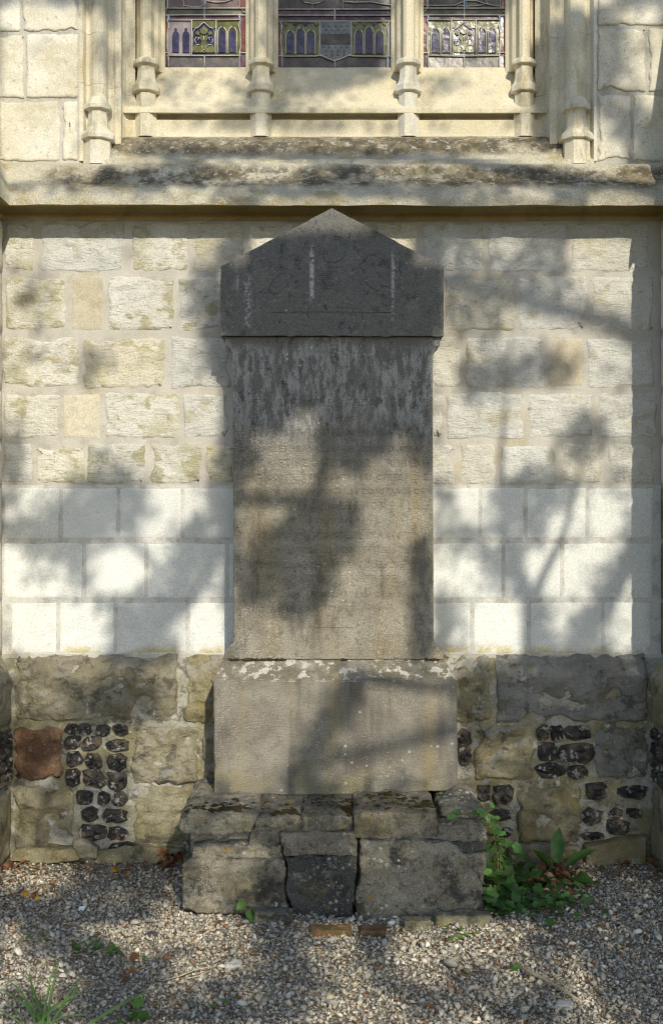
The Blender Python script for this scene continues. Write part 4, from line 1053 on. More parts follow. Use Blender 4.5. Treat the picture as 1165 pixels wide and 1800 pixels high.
# ------------------------------------------------------------------ gravel
def gravel():
    # angular chip shapes
    shapes = []
    for s in range(10):
        bm = bmesh.new()
        for _ in range(10):
            p = Vector((random.gauss(0, 1), random.gauss(0, 1), random.gauss(0, 1))).normalized() * random.uniform(.75, 1.0)
            bm.verts.new((p.x * random.uniform(.9, 1.15), p.y * .85, p.z * .6))
        r = bmesh.ops.convex_hull(bm, input=bm.verts[:])
        bmesh.ops.delete(bm, geom=[g for g in r['geom_interior'] if isinstance(g, bmesh.types.BMVert)], context='VERTS')
        bmesh.ops.triangulate(bm, faces=bm.faces[:])
        bm.verts.index_update()
        shapes.append((np.array([q.co[:] for q in bm.verts]), np.array([[q.index for q in fc.verts] for fc in bm.faces])))
        bm.free()
    N = 120000
    d = rng.uniform(0.02, 2.2, N) ; x = rng.uniform(-2.1, 2.1, N)
    # soil shows through close to the wall
    keep = rng.uniform(0, 1, N) < np.clip((d - .05) / .24, .10, 1)
    dens = np.array([.5 + 1.6 * noise.noise(Vector((float(a) * 2.2, float(b) * 3.0, 1.5))) for a, b in zip(x, d)])
    keep &= rng.uniform(0, 1, N) < np.clip(.72 + .6 * dens, .45, 1)
    keep &= ~((np.abs(x - .0) < .57) & (d < .62))
    keep &= np.abs(x) < 1.62 * np.maximum(.9, 1 - d / 5) + .1
    d, x = d[keep], x[keep]; N = len(d)
    size = np.clip(rng.lognormal(math.log(.0059), .47, N), .0024, .020)
    big = rng.uniform(0, 1, N) < .006; size[big] *= 1.7
    gz = np.array([ground_h(float(a), -float(b)) for a, b in zip(x, d)])
    z = gz + size * rng.uniform(-.1, .75, N)
    # tints: grey white, warm beige, blue grey, a few brown and rust
    pal = np.array([(.47, .43, .355), (.37, .34, .29), (.53, .48, .38), (.32, .305, .28), (.42, .355, .25), (.64, .60, .52), (.20, .16, .11), (.28, .14, .075)])
    pi = rng.choice(len(pal), N, p=[.23, .20, .17, .12, .15, .05, .06, .02])
    colr = pal[pi] * rng.uniform(.80, 1.32, N)[:, None]
    V = []; F = []; K = []; base = 0
    si = rng.integers(0, len(shapes), N)
    for s, (sv, sf) in enumerate(shapes):
        idx = np.where(si == s)[0]; n_ = len(idx)
        q = rng.normal(size=(n_, 4)); q[:, 1:3] *= .55; q /= np.linalg.norm(q, axis=1)[:, None]
        w_, a, b, c = q.T
        Rm = np.stack([np.stack([1 - 2 * (b * b + c * c), 2 * (a * b - c * w_), 2 * (a * c + b * w_)], 1), np.stack([2 * (a * b + c * w_), 1 - 2 * (a * a + c * c), 2 * (b * c - a * w_)], 1), np.stack([2 * (a * c - b * w_), 2 * (b * c + a * w_), 1 - 2 * (a * a + b * b)], 1)], 1)
        pv = np.einsum('nij,vj->nvi', Rm, sv) * size[idx][:, None, None] + np.stack([x[idx], -d[idx], z[idx]], 1)[:, None, :]
        V.append(pv.reshape(-1, 3)); F.append((sf[None] + (np.arange(n_) * len(sv))[:, None, None]).reshape(-1, 3) + base)
        K.append(np.repeat(colr[idx], len(sv), 0)); base += n_ * len(sv)
    V = np.concatenate(V); F = np.concatenate(F); K = np.concatenate(K)
    me = bpy.data.meshes.new('gravel')
    me.vertices.add(len(V)); me.vertices.foreach_set('co', V.ravel())
    me.loops.add(len(F) * 3); me.loops.foreach_set('vertex_index', F.ravel())
    me.polygons.add(len(F)); me.polygons.foreach_set('loop_start', np.arange(len(F)) * 3); me.polygons.foreach_set('loop_total', np.full(len(F), 3))
    me.update(calc_edges=True)
    at = me.color_attributes.new('tint', 'FLOAT_COLOR', 'POINT')
    at.data.foreach_set('color', np.concatenate([K, np.ones((len(K), 1))], 1).ravel())
    n_ = NT('limestone gravel')
    a = n_.n.new('ShaderNodeAttribute'); a.attribute_name = 'tint'
    c = n_.mix(.9, a.outputs['Color'], n_.mix(n_.rng(n_.noise(160, 4, .6, world=True), .3, .7), (.72, .72, .70), (1.18, 1.18, 1.16)), 'MULTIPLY')
    me.materials.append(n_.done(c, n_.bump(n_.noise(400, 3, .6, world=True), .001), .8))
    o = link('gravel', me, None, (0, 0, 0))
    tag(o, 'loose pale grey limestone gravel covering the ground', 'gravel', kind='stuff')
gravel()

# ------------------------------------------------------------------ plants
M['leaf'] = simple('dark green leaf', (.07, .165, .04), (.11, .23, .06), 25, .45, (60, .003), .35, .3, .25)
M['leafd'] = simple('deep green old leaf', (.04, .095, .03), (.07, .13, .04), 25, .5, (60, .003), .3, .3, .2)  # deeper green mixed in at random among the round leaves
M['tan'] = simple('tan fallen leaf', (.36, .22, .11), (.46, .32, .18), 22, .7, (50, .004), .2, .25, .1)
M['leafl'] = simple('fresh green leaf', (.09, .20, .03), (.13, .26, .045), 25, .45, (60, .003), .35, .2, .3)
M['dock'] = simple('broad green leaf', (.055, .13, .03), (.09, .18, .04), 15, .45, (40, .004), .35, .2, .25)
M['grass'] = simple('grass blade', (.10, .20, .05), (.16, .27, .09), 15, .5, None, .3, .25, .2)
M['stem'] = simple('green brown stem', (.08, .10, .03), (.11, .07, .03), 20, .6, None, .2, .2)
M['flower'] = simple('pale lilac petal', (.55, .48, .62), (.65, .6, .7), 20, .6, None, .2, .1)
M['yellow'] = simple('yellow fallen leaf', (.62, .42, .05), (.55, .30, .04), 18, .6, (60, .003), .2, .12, .2)
M['brown'] = simple('brown fallen leaf', (.13, .055, .025), (.27, .14, .07), 22, .7, (50, .004), .2, .35, .1)
M['straw'] = simple('dry straw', (.42, .33, .20), (.55, .46, .30), 30, .8, None, .1, .15)

LM = {}
def leaf_mesh(kind, mat):
    key = (kind, mat.name)
    if key in LM: return LM[key]
    v = []; f = []
    if kind == 'round':                            # lobed kidney leaf, stalk at origin, pointing +x
        n = 21; v.append((.34, 0, -.05))
        for k in range(n):
            a = -math.pi * .94 + 2 * math.pi * .94 * k / (n - 1)
            r = (.60 + .085 * math.cos(a * 6.5)) * (1 - .12 * abs(a) / math.pi)
            v.append((.34 + math.cos(a) * r, math.sin(a) * r * 1.05, .06 * math.cos(a * 3) + .03 * random.uniform(-1, 1)))
        v.append((.06, 0, -.03))
        for k in range(n - 1): f.append((0, k + 1, k + 2))
        f.append((0, n, n + 1)); f.append((0, n + 1, 1))
    elif kind in ('dock', 'fallen', 'oval'):
        n = 10; w0 = dict(dock=.21, fallen=.24, oval=.27)[kind]
        for i in range(n + 1):
            t = i / n
            w = w0 * (math.sin(math.pi * t ** .8) ** .75) * (1 + .10 * math.sin(t * 31) + (.10 * math.sin(t * 57) if kind == 'dock' else 0)) + .004
            cz_ = (-.35 * t * t if kind == 'dock' else .12 * math.sin(t * 5))
            fold = .35 if kind != 'fallen' else .55
            for s, q in ((-1, 1), (-.5, .45), (0, 0), (.5, .45), (1, 1)):
                v.append((t, s * w, cz_ + q * w * fold + .018 * math.sin(t * 25 + s * 2)))
        for i in range(n):
            for k in range(4): f.append((i * 5 + k, i * 5 + k + 1, (i + 1) * 5 + k + 1, (i + 1) * 5 + k))
    me = bpy.data.meshes.new('leaf_' + kind); me.from_pydata(v, [], f); me.materials.append(mat)
    me.polygons.foreach_set('use_smooth', [True] * len(f))
    LM[key] = me
    return me

def put_leaf(name, kind, mat, parent, p, size, yaw, pitch, roll):
    o = bpy.data.objects.new(name, leaf_mesh(kind, mat)); C.objects.link(o)
    o.parent = parent; o.location = Vector(p) - wloc(parent); o.scale = (size, size, size)
    o.rotation_euler = (roll, pitch, yaw); WL[o] = Vector(p)
    return o

def stem(parent, pts, r=.0014):
    m = MB(); m.tube(pts, [r * (1 - .5 * i / len(pts)) for i in range(len(pts))], 5)
    return m.build('stem', M['stem'], parent, smooth=True)

# climbing plant in the corner between base and wall, with trailing shoots over the gravel
ivy = empty('leafy_plant', gpt(872, 1600))
tag(ivy, 'dark green round-leaved plant growing up beside the right end of the stone base', 'plant')
for (px, py, d, n_, sx, sy, sz) in [(868, 1500, .45, 12, 12, 26, .040), (890, 1520, .40, 16, 20, 18, .052), (878, 1548, .50, 20, 20, 16, .058), (866, 1585, .60, 14, 14, 14, .050), (880, 1600, .62, 10, 16, 8, .044),
                            (905, 1510, .34, 8, 14, 14, .046), (862, 1440, .40, 7, 12, 18, .034), (872, 1465, .40, 7, 8, 16, .036), (895, 1575, .56, 8, 16, 10, .040), (916, 1518, .30, 5, 10, 8, .040)]:
    root = gpt(868 + random.uniform(-6, 20), 1598)
    tip = W(px, py, d)
    stem(ivy, [root, (root * .5 + tip * .5) + Vector((.01, -.01, .03)), tip], .0018)
    for _ in range(n_):
        dd = d + random.gauss(0, .05)
        p = W(max(random.gauss(px, sx), 853), random.gauss(py, sy), dd)
        p.z = max(p.z, ground_h(p.x, p.y) + .015)
        put_leaf('leaf', 'round', M[random.choice(('leaf', 'leaf', 'leafd', 'leafd', 'dock'))], ivy, p, sz * 1.12 * random.uniform(.6, 1.15), math.radians(-90 + random.gauss(0, 60)), math.radians(random.gauss(28, 22)), random.gauss(0, .3))
        if random.random() < .35: stem(ivy, [p, p * .6 + tip * .4, tip * .5 + root * .5], .0009)
ivy2 = empty('creeping_plant', gpt(950, 1590))
tag(ivy2, 'low creeping green plant with tiny pale flowers over leaves beside the base', 'plant')
for (px, py, s) in [(912, 1560, .034), (920, 1566, .036), (932, 1563, .038), (938, 1575, .040), (925, 1590, .036), (935, 1602, .045), (948, 1600, .046), (905, 1578, .034), (958, 1590, .030), (975, 1560, .036), (990, 1563, .034), (995, 1590, .042), (1002, 1572, .036), (978, 1617, .045), (985, 1605, .030), (898, 1608, .036),
                    (870, 1606, .036), (888, 1595, .034), (1033, 1562, .034), (1050, 1560, .026), (1024, 1605, .020), (1010, 1617, .022), (960, 1560, .026), (945, 1550, .03), (1080, 1553, .020), (1060, 1616, .018), (970, 1600, .022), (952, 1612, .02)] + [(random.gauss(945, 45), random.gauss(1588, 16), random.uniform(.016, .032)) for _ in range(40)] + [(random.gauss(955, 40), random.gauss(1575, 18), random.uniform(.022, .040)) for _ in range(45)]:
    p = gpt(px, py, random.uniform(.008, .03))
    put_leaf('leaf', 'round', M['leaf'] if random.random() < .6 else M['dock'], ivy2, p + Vector((0, 0, .008)), s * 1.1, random.uniform(0, 6.3), random.gauss(.1, .2), random.gauss(.25, .2))
for (px, py) in [(906, 1565), (920, 1580), (962, 1548), (992, 1580), (967, 1627), (1012, 1578)]:
    p = gpt(px, py, .03)
    m = MB()
    for k in range(4):
        a = k * math.pi / 2 + .3
        m.add([p, p + Vector((math.cos(a - .4) * .006, math.sin(a - .4) * .006, .002)), p + Vector((math.cos(a) * .009, math.sin(a) * .009, .003)), p + Vector((math.cos(a + .4) * .006, math.sin(a + .4) * .006, .002))], [(0, 1, 2, 3)])
    m.build('flower', M['flower'], ivy2)
for a, b in (((880, 1600), (935, 1575)), ((935, 1575), (1000, 1575)), ((1000, 1575), (1060, 1560)), ((930, 1580), (978, 1615))):
    pa, pb = gpt(*a, .010), gpt(*b, .010)
    stem(ivy2, [pa, pa * .5 + pb * .5 + Vector((0, .01, .012)), pb], .0011)
# shoot trailing along the step
ivy3 = empty('trailing_shoot', W(800, 1432, .52))
tag(ivy3, 'small trailing green shoot on the right end of the stone step', 'plant')
for (px, py, d, s) in [(792, 1431, .56, .032), (803, 1423, .56, .024), (832, 1425, .55, .030), (843, 1422, .55, .026), (848, 1428, .56, .024), (861, 1412, .50, .026), (812, 1398, .34, .014), (775, 1392, .32, .012), (851, 1441, .58, .022)]:
    put_leaf('leaf', 'round', M['leaf'] if s > .02 else M['leafl'], ivy3, W(px, py, d), s, math.radians(-90 + random.gauss(0, 40)), math.radians(40), 0)
stem(ivy3, [W(790, 1434, .55), W(825, 1430, .55), W(850, 1432, .54), W(862, 1470, .5)], .0012)

# dock plant by the wall
dock = empty('dock_plant', gpt(975, 1540))
tag(dock, 'broad-leaved weed with upright leaves among brown leaves by the wall', 'plant')
r0 = gpt(976, 1540, .0)
for (px, py, d, L, wscale) in [(985, 1464, .20, None, 1), (938, 1494, .24, None, 1), (1040, 1494, .22, None, 1), (950, 1530, .36, None, .8), (1030, 1548, .40, None, .8), (975, 1560, .44, None, .7)]:
    tip = W(px, py, d); tip.z = max(tip.z, .02)
    vec_ = tip - r0; L = vec_.length
    o = put_leaf('leaf', 'dock', M['dock'], dock, r0 + vec_ * .28, L * .80, math.atan2(vec_.y, vec_.x), -math.asin(vec_.z / L) - .22, random.gauss(.5, .3))
    stem(dock, [r0, r0 + vec_ * .32], .002)
# seedling with two bright leaves
seed = empty('seedling', gpt(430, 1612)); tag(seed, 'seedling with two bright green leaves at the left foot of the base', 'plant')
r0 = gpt(432, 1616)
for (px, py, yaw, s) in [(421, 1596, 2.4, .05), (441, 1606, -1.6, .058)]:
    p = W(px, py, .72)
    stem(seed, [r0, r0 * .5 + p * .5 + Vector((0, 0, .01)), p])
    put_leaf('leaf', 'oval', M['leafl'], seed, p + Vector((-.012 if px < 430 else 0, 0, -.005 if px < 430 else .022)), s, math.radians(40 if px < 430 else -80), math.radians(-25 if px < 430 else 55), .9)
# small weeds in the gravel
for (px, py, n_, sp, s, mt, lab) in [(140, 1672, 20, .045, .022, 'leaf', 'low green weed patch in gravel above the grass tuft'), (198, 1678, 6, .018, .022, 'leaf', 'small green weed beside the weed patch in gravel'), (240, 1608, 5, .02, .013, 'leaf', 'tiny weed in gravel left of the base'), (806, 1648, 22, .04, .016, 'leafl', 'yellow green weed at the foot of the base, right of the bricks'),
                           (240, 1790, 9, .03, .03, 'leafl', 'leafy weed at the bottom edge right of the grass tuft'), (246, 1690, 4, .02, .014, 'leaf', 'tiny weed beside the large brown leaf'), (910, 1707, 3, .012, .02, 'leafl', 'tiny weed by the thick end of the twig'), (74, 1655, 6, .03, .014, 'leafl', 'tiny pale weed at the left of the gravel'), (386, 1770, 3, .02, .016, 'leafl', 'tiny weed low in the middle of the gravel'), (995, 1738, 3, .012, .016, 'leaf', 'tiny weed by the forked end of the twig')]:
    w_ = empty('weed', gpt(px, py)); tag(w_, lab, 'plant', 'small weeds in the gravel')
    for _ in range(n_):
        c = gpt(px, py)
        p = Vector((c.x + random.gauss(0, sp), c.y + random.gauss(0, sp * .8), 0)); p.z = ground_h(p.x, p.y) + random.uniform(.012, .03)
        put_leaf('leaf', 'round', M[mt], w_, p, s * random.uniform(.6, 1.2), random.uniform(0, 6.3), random.gauss(.1, .3), random.gauss(.2, .3))
# grass tuft
tuft = empty('grass_tuft', gpt(75, 1806)); tag(tuft, 'tuft of long green grass at the lower left corner', 'grass')
r0 = gpt(75, 1806)
blades = [(5, 1715, 1), (45, 1705, .9), (52, 1708, .9), (105, 1690, 1.1), (98, 1690, .9), (145, 1715, .9), (160, 1725, 1), (-25, 1730, 1), (278, 1733, 1.5), (12, 1770, .8), (150, 1745, 1.1), (70, 1740, .8), (120, 1760, .8), (170, 1790, .8), (-40, 1770, .8), (60, 1750, .8), (90, 1740, .7), (30, 1740, .8)]
for (px, py, wd) in blades:
    q = r0 + Vector((random.gauss(0, .022), random.gauss(0, .02), 0))
    d = 1.60 + random.uniform(-.1, .02)
    tip = W(px, py, d)
    mid = q * .45 + tip * .55 + Vector((0, 0, .04))
    if px == 278: q = gpt(140, 1812); tip = W(278, 1733, 1.45); mid = q * .5 + tip * .5 + Vector((0, 0, .015))
    v = []; f = []
    N_ = 9; side = Vector((random.uniform(-.4, .4), 1, 0)).cross((tip - q)).normalized() if abs((tip - q).y) < .9 * (tip - q).length else Vector((1, 0, 0))
    side = Vector((0, -1, 0)).cross(tip - q).normalized()
    for i in range(N_ + 1):
        t = i / N_
        p = q * (1 - t) ** 2 + mid * 2 * t * (1 - t) + tip * t * t
        hw = .0034 * wd * (1 - t ** 2.2) + .0002
        v += [p - side * hw, p + Vector((0, .0012, 0)), p + side * hw]
    for i in range(N_):
        for k in range(2): f.append((i * 3 + k, i * 3 + k + 1, i * 3 + k + 4, i * 3 + k + 3))
    add('blade', v, f, M['grass'], tuft)

# ------------------------------------------------------------------ fallen leaves
for (px, py, mt, s, lab) in [(196, 1538, 'yellow', .055, 'yellow fallen leaf on soil below the flints'), (232, 1542, 'yellow', .030, 'small yellow leaf right of the larger one below the flints'), (46, 1571, 'yellow', .050, 'yellow leaf on gravel at the far left'), (79, 1563, 'yellow', .034, 'upright orange yellow leaf at far left'), (62, 1587, 'yellow', .045, 'yellow leaf nearest the viewer at far left'),
                       (54, 1581, 'brown', .04, 'brown leaf between the yellow leaves at left'), (230, 1697, 'brown', .055, 'long tan leaf on gravel above the dry straw'), (232, 1768, 'brown', .04, 'rust brown leaf near the grass blade tip'), (320, 1773, 'brown', .04, 'tan leaf low in the gravel left of centre'), (243, 1712, 'brown', .045, 'dark brown leaf under the tan leaf'),
                       (748, 1772, 'brown', .032, 'red brown leaf low in the middle of the gravel'), (1130, 1650, 'brown', .03, 'red brown leaf in gravel at right'), (392, 1626, 'brown', .045, 'orange brown leaf at the left foot of the base'), (415, 1632, 'brown', .03, 'small orange leaf below the seedling'), (482, 1684, 'yellow', .026, 'small yellow leaf in the middle of the gravel'), (792, 1655, 'brown', .05, 'brown leaf lying against the yellow green weed'),
                       (1092, 1547, 'brown', .036, 'brown leaf in gravel right of the leaf heap'), (288, 1790, 'brown', .03, 'brown leaf at the bottom left edge'), (510, 1722, 'brown', .04, 'brown leaf near the pale flat stone'), (668, 1605, 'brown', .0, '')]:
    if s == 0: continue
    o = put_leaf('fallen_leaf', 'fallen', M[mt], None, gpt(px, py, .012), s, random.uniform(0, 6.3), random.gauss(0, .2), random.gauss(.5, .3))
    tag(o, lab, 'leaf', 'fallen leaves')
for (cx, cy, sx, sy, n_, lab) in [(298, 1520, 16, 8, 22, 'heap of brown leaves in the corner left of the base'), (968, 1552, 34, 15, 95, 'heap of dry brown leaves under the broad-leaved weed'), (24, 1526, 14, 5, 9, 'a few red brown leaves at the foot of the left buttress'), (1106, 1520, 16, 4, 8, 'brown leaves at the foot of the wall in the right corner'), (1160, 1530, 8, 8, 6, 'brown leaves against the right buttress')]:
    h = empty('leaf_heap', gpt(cx, cy)); tag(h, lab, 'leaf heap')
    for k in range(n_):
        p = gpt(random.gauss(cx, sx * .7), max(random.gauss(cy, sy * .7), 1506))
        p.z += random.uniform(.004, .035 if n_ > 20 else .012)
        put_leaf('leaf', 'fallen', M[random.choice(('brown', 'brown', 'tan'))], h, p, random.uniform(.035, .065), random.uniform(0, 6.3), random.gauss(0, .45), random.gauss(0, .8))

# crumbs of dead leaf and bark strewn over the gravel
v = []; f = []
for _ in range(1700):
    d = abs(random.gauss(0, .55)) + .04 if random.random() < .6 else random.uniform(.1, 1.7)
    x = random.uniform(-1.45, 1.45)
    if abs(x) < .58 and d < .70: continue
    s = random.uniform(.004, .011); a = random.uniform(0, 6.3); z = ground_h(x, -d) + random.uniform(.006, .012)
    b = len(v); n = random.choice((4, 5))
    for k in range(n):
        t = a + 2 * math.pi * k / n
        q = s * random.uniform(.4, 1.1)
        v.append((x + math.cos(t) * q * 1.5, -d + math.sin(t) * q, z + random.uniform(-.003, .004)))
    f.append(tuple(range(b, b + n)))
o = add('leaf_litter', v, f, M['brown'], None, (0, 0, 0), smooth=False)
tag(o, 'crumbs of dead brown leaves strewn over the gravel', 'leaf litter', kind='stuff')

# twig, straw, flat stones, scrap of paper
m = MB(); tw = [gpt(905, 1704, .012), gpt(935, 1722, .014), gpt(968, 1740, .014), gpt(990, 1754, .014), gpt(1022, 1773, .012)]
m.tube([q + Vector((0, 0, .006)) for q in tw], [.0045, .006, .0055, .0045, .003], 7); t_ = m.build('twig', M['straw'], None, smooth=True); tag(t_, 'pale dry forked twig lying on the gravel at right', 'twig')
m = MB(); m.tube([gpt(1001, 1761, .014), gpt(992, 1748, .018), gpt(986, 1738, .016)], [.0025, .002, .0012], 6); m.build('side_twig', M['straw'], t_, smooth=True)
for pts, lab in [([(285, 1730), (320, 1722), (345, 1714), (380, 1711)], 'dry yellow straw curving on gravel left of the pale stone'), ([(325, 1727), (350, 1724), (372, 1716)], 'short straw stalk crossing under the longer one'), ([(533, 1694), (552, 1688), (572, 1682)], 'thin straw stalk in the middle of the gravel')]:
    m = MB(); m.tube([gpt(*p, .012 + .004 * i) for i, p in enumerate(pts)], [.0018, .0022, .002, .0012][:len(pts)], 5)
    tag(m.build('straw', M['straw'], None, smooth=True), lab, 'straw', 'dry straw stalks')
M['pale'] = stone('pale flat stone', (.44, .42, .37), (.55, .53, .48), 20, bumps=((60, .004), (200, .002)), rnd=.05)
M['slate'] = stone('dark slate', (.06, .058, .065), (.09, .085, .09), 20, bumps=((60, .002), (200, .001)), rnd=.05, rough=.6)
for (px, py, w, dp, h, mt, lab) in [(413, 1702, .060, .05, .020, 'pale', 'pale flat stone in the middle of the gravel'), (992, 1772, .060, .045, .014, 'pale', 'flat grey stone beside the forked end of the twig'), (268, 1642, .05, .03, .008, 'slate', 'dark sliver of slate on the gravel left of the base')]:
    c = gpt(px, py)
    pts = []
    n = 7
    for lv in (-.008, h):
        for k in range(n):
            a = 2 * math.pi * k / n
            q = 1 + .2 * math.sin(k * 2.3 + px)
            pts.append((c.x + math.cos(a) * w * .5 * q, c.y + math.sin(a) * dp * .5 * q, c.z + lv + .002 * math.sin(k)))
    fs = [tuple(range(n))[::-1], tuple(range(n, 2 * n))] + [(i, (i + 1) % n, (i + 1) % n + n, i + n) for i in range(n)]
    tag(voxel_rock('flat_stone', pts, fs, M[mt], None, .0035, .003, 30, smooth_it=1), lab, 'stone')
c = gpt(142, 1601, .004)
M['paper'] = simple('white paper', (.80, .80, .78), None, 20, .8, None, .1, 0)
m = MB(); m.add([c + Vector(q) for q in ((-.012, 0, 0), (.014, -.004, .002), (.017, .012, .014), (-.006, .014, .012), (.004, .006, .004))], [(0, 1, 4), (1, 2, 4), (2, 3, 4), (3, 0, 4)])
m.prism([c + Vector(q) for q in ((-.012, 0, 0), (.014, -.004, .002), (.017, .012, .014), (-.006, .014, .012))], (0, .0012, -.0008))
tag(m.build('paper_scrap', M['paper'], None), 'small crumpled white scrap of paper on the gravel at left', 'paper')

# ------------------------------------------------------------------ tree that shades the bay, standing behind the viewer towards the sun
SHADE = """
222344433334888882233323888436
333244433334888882233323888634
222244433334888883233323777533
112234454354666532454324776433
112234443355543222332224776643
112332234455555443333236642677
112322365444554455443322222466
112234455432245543434432222344
234466665322356654444443211125
555555555555555555555555555555
111114222369999999855535541134
331004223599999999955455511234
454100035699999999955555531234
343000025699999999955525543434
343110014699999999945532114434
343452024499999999914425531244
332451013399999999917776743444
200133113188888888835421113444
420021231188408999811121364244
542242122472238973731111565444
520344100475113621600125333334
533778513841124211281388844455
446888413821398511252476432355
687865348824999611366446352546
245621258638998311732773113655
253632448458995112913462126455
123456783345773111954336346335
321137832222231111773226475233
321147762242211112953126545355
433345432321112632336567888888
433577531321115621337788888888
444566532311127411226665578888
556444221411156111226444557788
555444321411364212325456667788
445544211422455345435555556678
445554224545455544455665556568
455554235655566544576765565458
334566553333576445665677647888
322566663334788545666776546555
555655543344788545555676556666
677666411246666666666676666666
566666655666666662224556666666
456666666666666663246666636666
556666666666666666666666636666
566666666666666666666666666666
""".split()
assert len(SHADE) == 45 and all(len(r) == 30 for r in SHADE), [len(r) for r in SHADE]
SH = np.array([[int(c) for c in r] for r in SHADE], float)

def shade_at(px, py):
    """how deep the shade is at a place on the wall or ground (outside the bay: drifting clumps of the same crown)"""
    gx, gy = px / 40 - .5, py / 40 - .5
    if -.6 < gx < 29.2 and -.6 < gy < 44.6:
        gx = min(max(gx, 0), 28.99); gy = min(max(gy, 0), 43.99)
        i, j = int(gy), int(gx); a, b = gy - i, gx - j
        return (SH[i, j] * (1 - a) * (1 - b) + SH[i + 1, j] * a * (1 - b) + SH[i, j + 1] * (1 - a) * b + SH[i + 1, j + 1] * a * b)
    return 5.0 + 9 * nz(px / 400, py / 400, 2, 2.2, 3)

def surface(px, py):
    """the surface the photo shows at a pixel: monument, base, wall or ground"""
    for (x0, x1, y0, y1, d) in ((388, 780, 468, 590, DPE), (440, 725, 410, 468, DPE), (408, 762, 590, 1160, DSH), (376, 804, 1160, 1395, DPL), (320, 852, 1450, 1612, .64)):
        if x0 <= px <= x1 and y0 <= py <= y1: return W(px, py, d)
    if 320 < px < 852 and 1395 < py < 1450: return W(px, py, DPL + (py - 1395) / 55 * .3)
    if py > 1512: return gpt(px, py)
    if py < 240 and 215 < px < 965: return W(px, py, -.2)
    return W(px, py, DP if py > 1185 else 0)

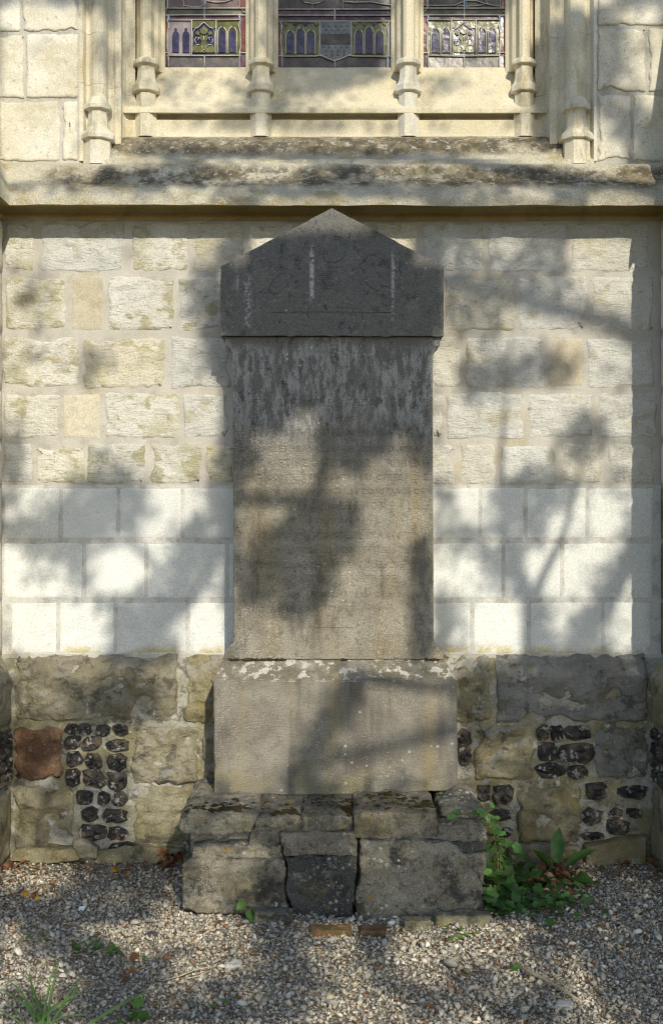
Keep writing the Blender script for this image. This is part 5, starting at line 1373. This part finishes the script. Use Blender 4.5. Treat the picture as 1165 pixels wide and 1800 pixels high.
def build_tree():
    root = empty('tree', (6.4, -8.2, -.022))
    tag(root, 'broadleaf tree behind the viewer that dapples the wall with shade', 'tree')
    bark = stone('bark', (.10, .08, .06), (.16, .13, .10), 10, bumps=((20, .02, (1, 1, .2)), (80, .01)), rnd=0)
    lm = simple('tree leaf', (.05, .10, .025), (.08, .14, .03), 8, .5, None, .3, 0, .08)
    T = MB()
    T.tube([(6.4, -8.2, -.05), (6.35, -8.2, .4), (6.3, -8.15, 1.6), (6.15, -8.1, 3.2), (6.0, -8.0, 4.8), (5.7, -8.0, 6.6), (5.3, -7.9, 8.4)], [.36, .28, .24, .21, .17, .12, .05], 14)
    T.build('trunk', bark, root, smooth=True)
    B = MB()
    def lift(px, py, t): return surface(px, py) + SUN * t
    # boughs whose shadows cross the wall (photo pixels of the shadow, metres towards the sun, radii)
    def bough(pts, rads, start=None, t=4.3):
        P = [lift(a, b, t) for a, b in pts]
        if start: P = [Vector(s) for s in start] + P
        B.tube(P, rads, 7)
    bough([(1330, 1270), (1200, 1255), (1060, 1240), (960, 1215), (932, 1150), (930, 1110), (934, 1060)], [.13, .10, .085, .075, .065, .055, .046, .042, .038], [(6.1, -8.05, 3.8), (4.6, -7.0, 4.2)])
    bough([(934, 1062), (915, 1015), (895, 975), (884, 930), (882, 880), (880, 800), (888, 700), (900, 560)], [.034, .030, .025, .020, .016, .012, .009, .006])
    bough([(934, 1062), (950, 1020), (972, 975), (990, 940), (1005, 880), (1020, 800)], [.026, .022, .020, .016, .012, .008])
    bough([(1060, 1240), (1010, 1140), (1050, 1080), (1085, 1020), (1120, 960), (1150, 900), (1180, 820)], [.05, .050, .048, .044, .040, .032, .026])
    bough([(960, 1215), (760, 1210), (640, 1190), (600, 1240), (550, 1310), (520, 1360), (505, 1400)], [.045, .020, .030, .036, .034, .028, .020], t=4.8)
    bough([(600, 700), (555, 880), (525, 950), (505, 1010), (490, 1040)], [.05, .034, .030, .030, .024, .016], [(2.2, -7.6, 7.0)], t=5.2)
    bough([(555, 880), (400, 930), (330, 1060), (290, 1100), (255, 1150)], [.03, .026, .026, .024, .018], t=5.2)
    bough([(330, 1060), (240, 960), (180, 900), (120, 880), (60, 940)], [.02, .018, .016, .012, .008], t=5.2)
    bough([(884, 930), (810, 940), (800, 980), (795, 1010)], [.012, .009, .009, .006])
    # higher boughs that carry the crown
    for (a, b, c) in [((5.9, -8.0, 5.2), (4.4, -7.9, 6.2), (2.2, -7.6, 7.0)), ((5.7, -8.0, 6.4), (4.0, -8.3, 7.4), (1.4, -8.4, 8.0)), ((6.0, -8.0, 4.8), (4.2, -8.2, 5.2), (2.0, -8.6, 5.2)), ((5.8, -8.0, 6.0), (6.8, -8.6, 7.2), (8.2, -9.2, 8.0)), ((5.5, -7.9, 7.6), (5.0, -7.4, 8.8), (4.2, -7.0, 9.8)), ((6.1, -8.05, 4.2), (7.3, -7.4, 5.2), (8.6, -6.9, 6.0))]:
        B.tube([a, Vector(a) * .5 + Vector(b) * .5 + Vector((0, 0, .12)), b, Vector(b) * .5 + Vector(c) * .5 + Vector((0, .1, .15)), c], [.10, .085, .07, .05, .025], 8)
    B.build('branch', bark, root, smooth=True)
    # leaves
    P = []
    def cover_to_lai(s): return -math.log(max(1 - min(max(s, 0) / 9 * .97, .965), .03))
    LA = .00038                                     # mean shadow area of one leaf
    cell = 20
    for py in range(-520, 1800, cell):
        for px in range(-700, 1900, cell):
            inside = -60 < px < 1225 and -60 < py
            s = shade_at(px + cell / 2, py + cell / 2)
            if py > 1610: s += -1.9 + 3.2 * nz(px / 400, py / 400, 7, 3.0, 2)
            c = min(max((s / 9 - .24) / .44, 0), 1)
            s = 9 * c * c * (3 - 2 * c)
            if s < .3: continue
            area = (cell / PPM) ** 2 * (1.9 if py > 1512 else 1.0)
            lam = cover_to_lai(s) * area / LA * (1 if inside else .55)
            for _ in range(rng.poisson(lam)):
                qx, qy = px + rng.uniform(0, cell), py + rng.uniform(0, cell)
                p = surface(qx, qy) + SUN * float(rng.uniform(4.4, 5.5))
                P.append((p.x, p.y, p.z))
    # the rest of the crown around the trunk
    for _ in range(12000):
        a = rng.normal(size=3); a /= np.linalg.norm(a)
        r = rng.uniform(.35, 1) ** .5
        q = np.array([6.6, -8.4, 7.2]) + a * r * np.array([2.6, 2.4, 2.6])
        if nz(*q, 1.1, 2) > -.12 and q[0] - .27 * (-q[1]) > 2.35: P.append(tuple(q))
    P = np.array(P); N = len(P)
    L = rng.uniform(.038, .060, N)
    d1 = rng.normal(size=(N, 3)); d1[:, 2] -= .4; d1 /= np.linalg.norm(d1, axis=1)[:, None]
    up = rng.normal(size=(N, 3)) + np.array([0, 0, .8])
    d2 = np.cross(d1, up); d2 /= np.linalg.norm(d2, axis=1)[:, None]
    d3 = np.cross(d1, d2)
    V = np.stack([P - d1 * L[:, None] * .5, P + d2 * L[:, None] * .30 + d3 * L[:, None] * .05, P + d1 * L[:, None] * .5 - d3 * L[:, None] * .06, P - d2 * L[:, None] * .30 + d3 * L[:, None] * .05], 1).reshape(-1, 3)
    V = V - np.array([6.4, -8.2, -.022])
    F = np.arange(N * 4).reshape(-1, 4)
    me = bpy.data.meshes.new('crown')
    me.vertices.add(len(V)); me.vertices.foreach_set('co', V.ravel())
    me.loops.add(N * 4); me.loops.foreach_set('vertex_index', F.ravel())
    me.polygons.add(N); me.polygons.foreach_set('loop_start', np.arange(N) * 4); me.polygons.foreach_set('loop_total', np.full(N, 4))
    me.update(calc_edges=True); me.materials.append(lm)
    o = link('crown', me, root, (6.4, -8.2, -.022))
    o['kind'] = 'stuff'
    print('leaves', N)
build_tree()
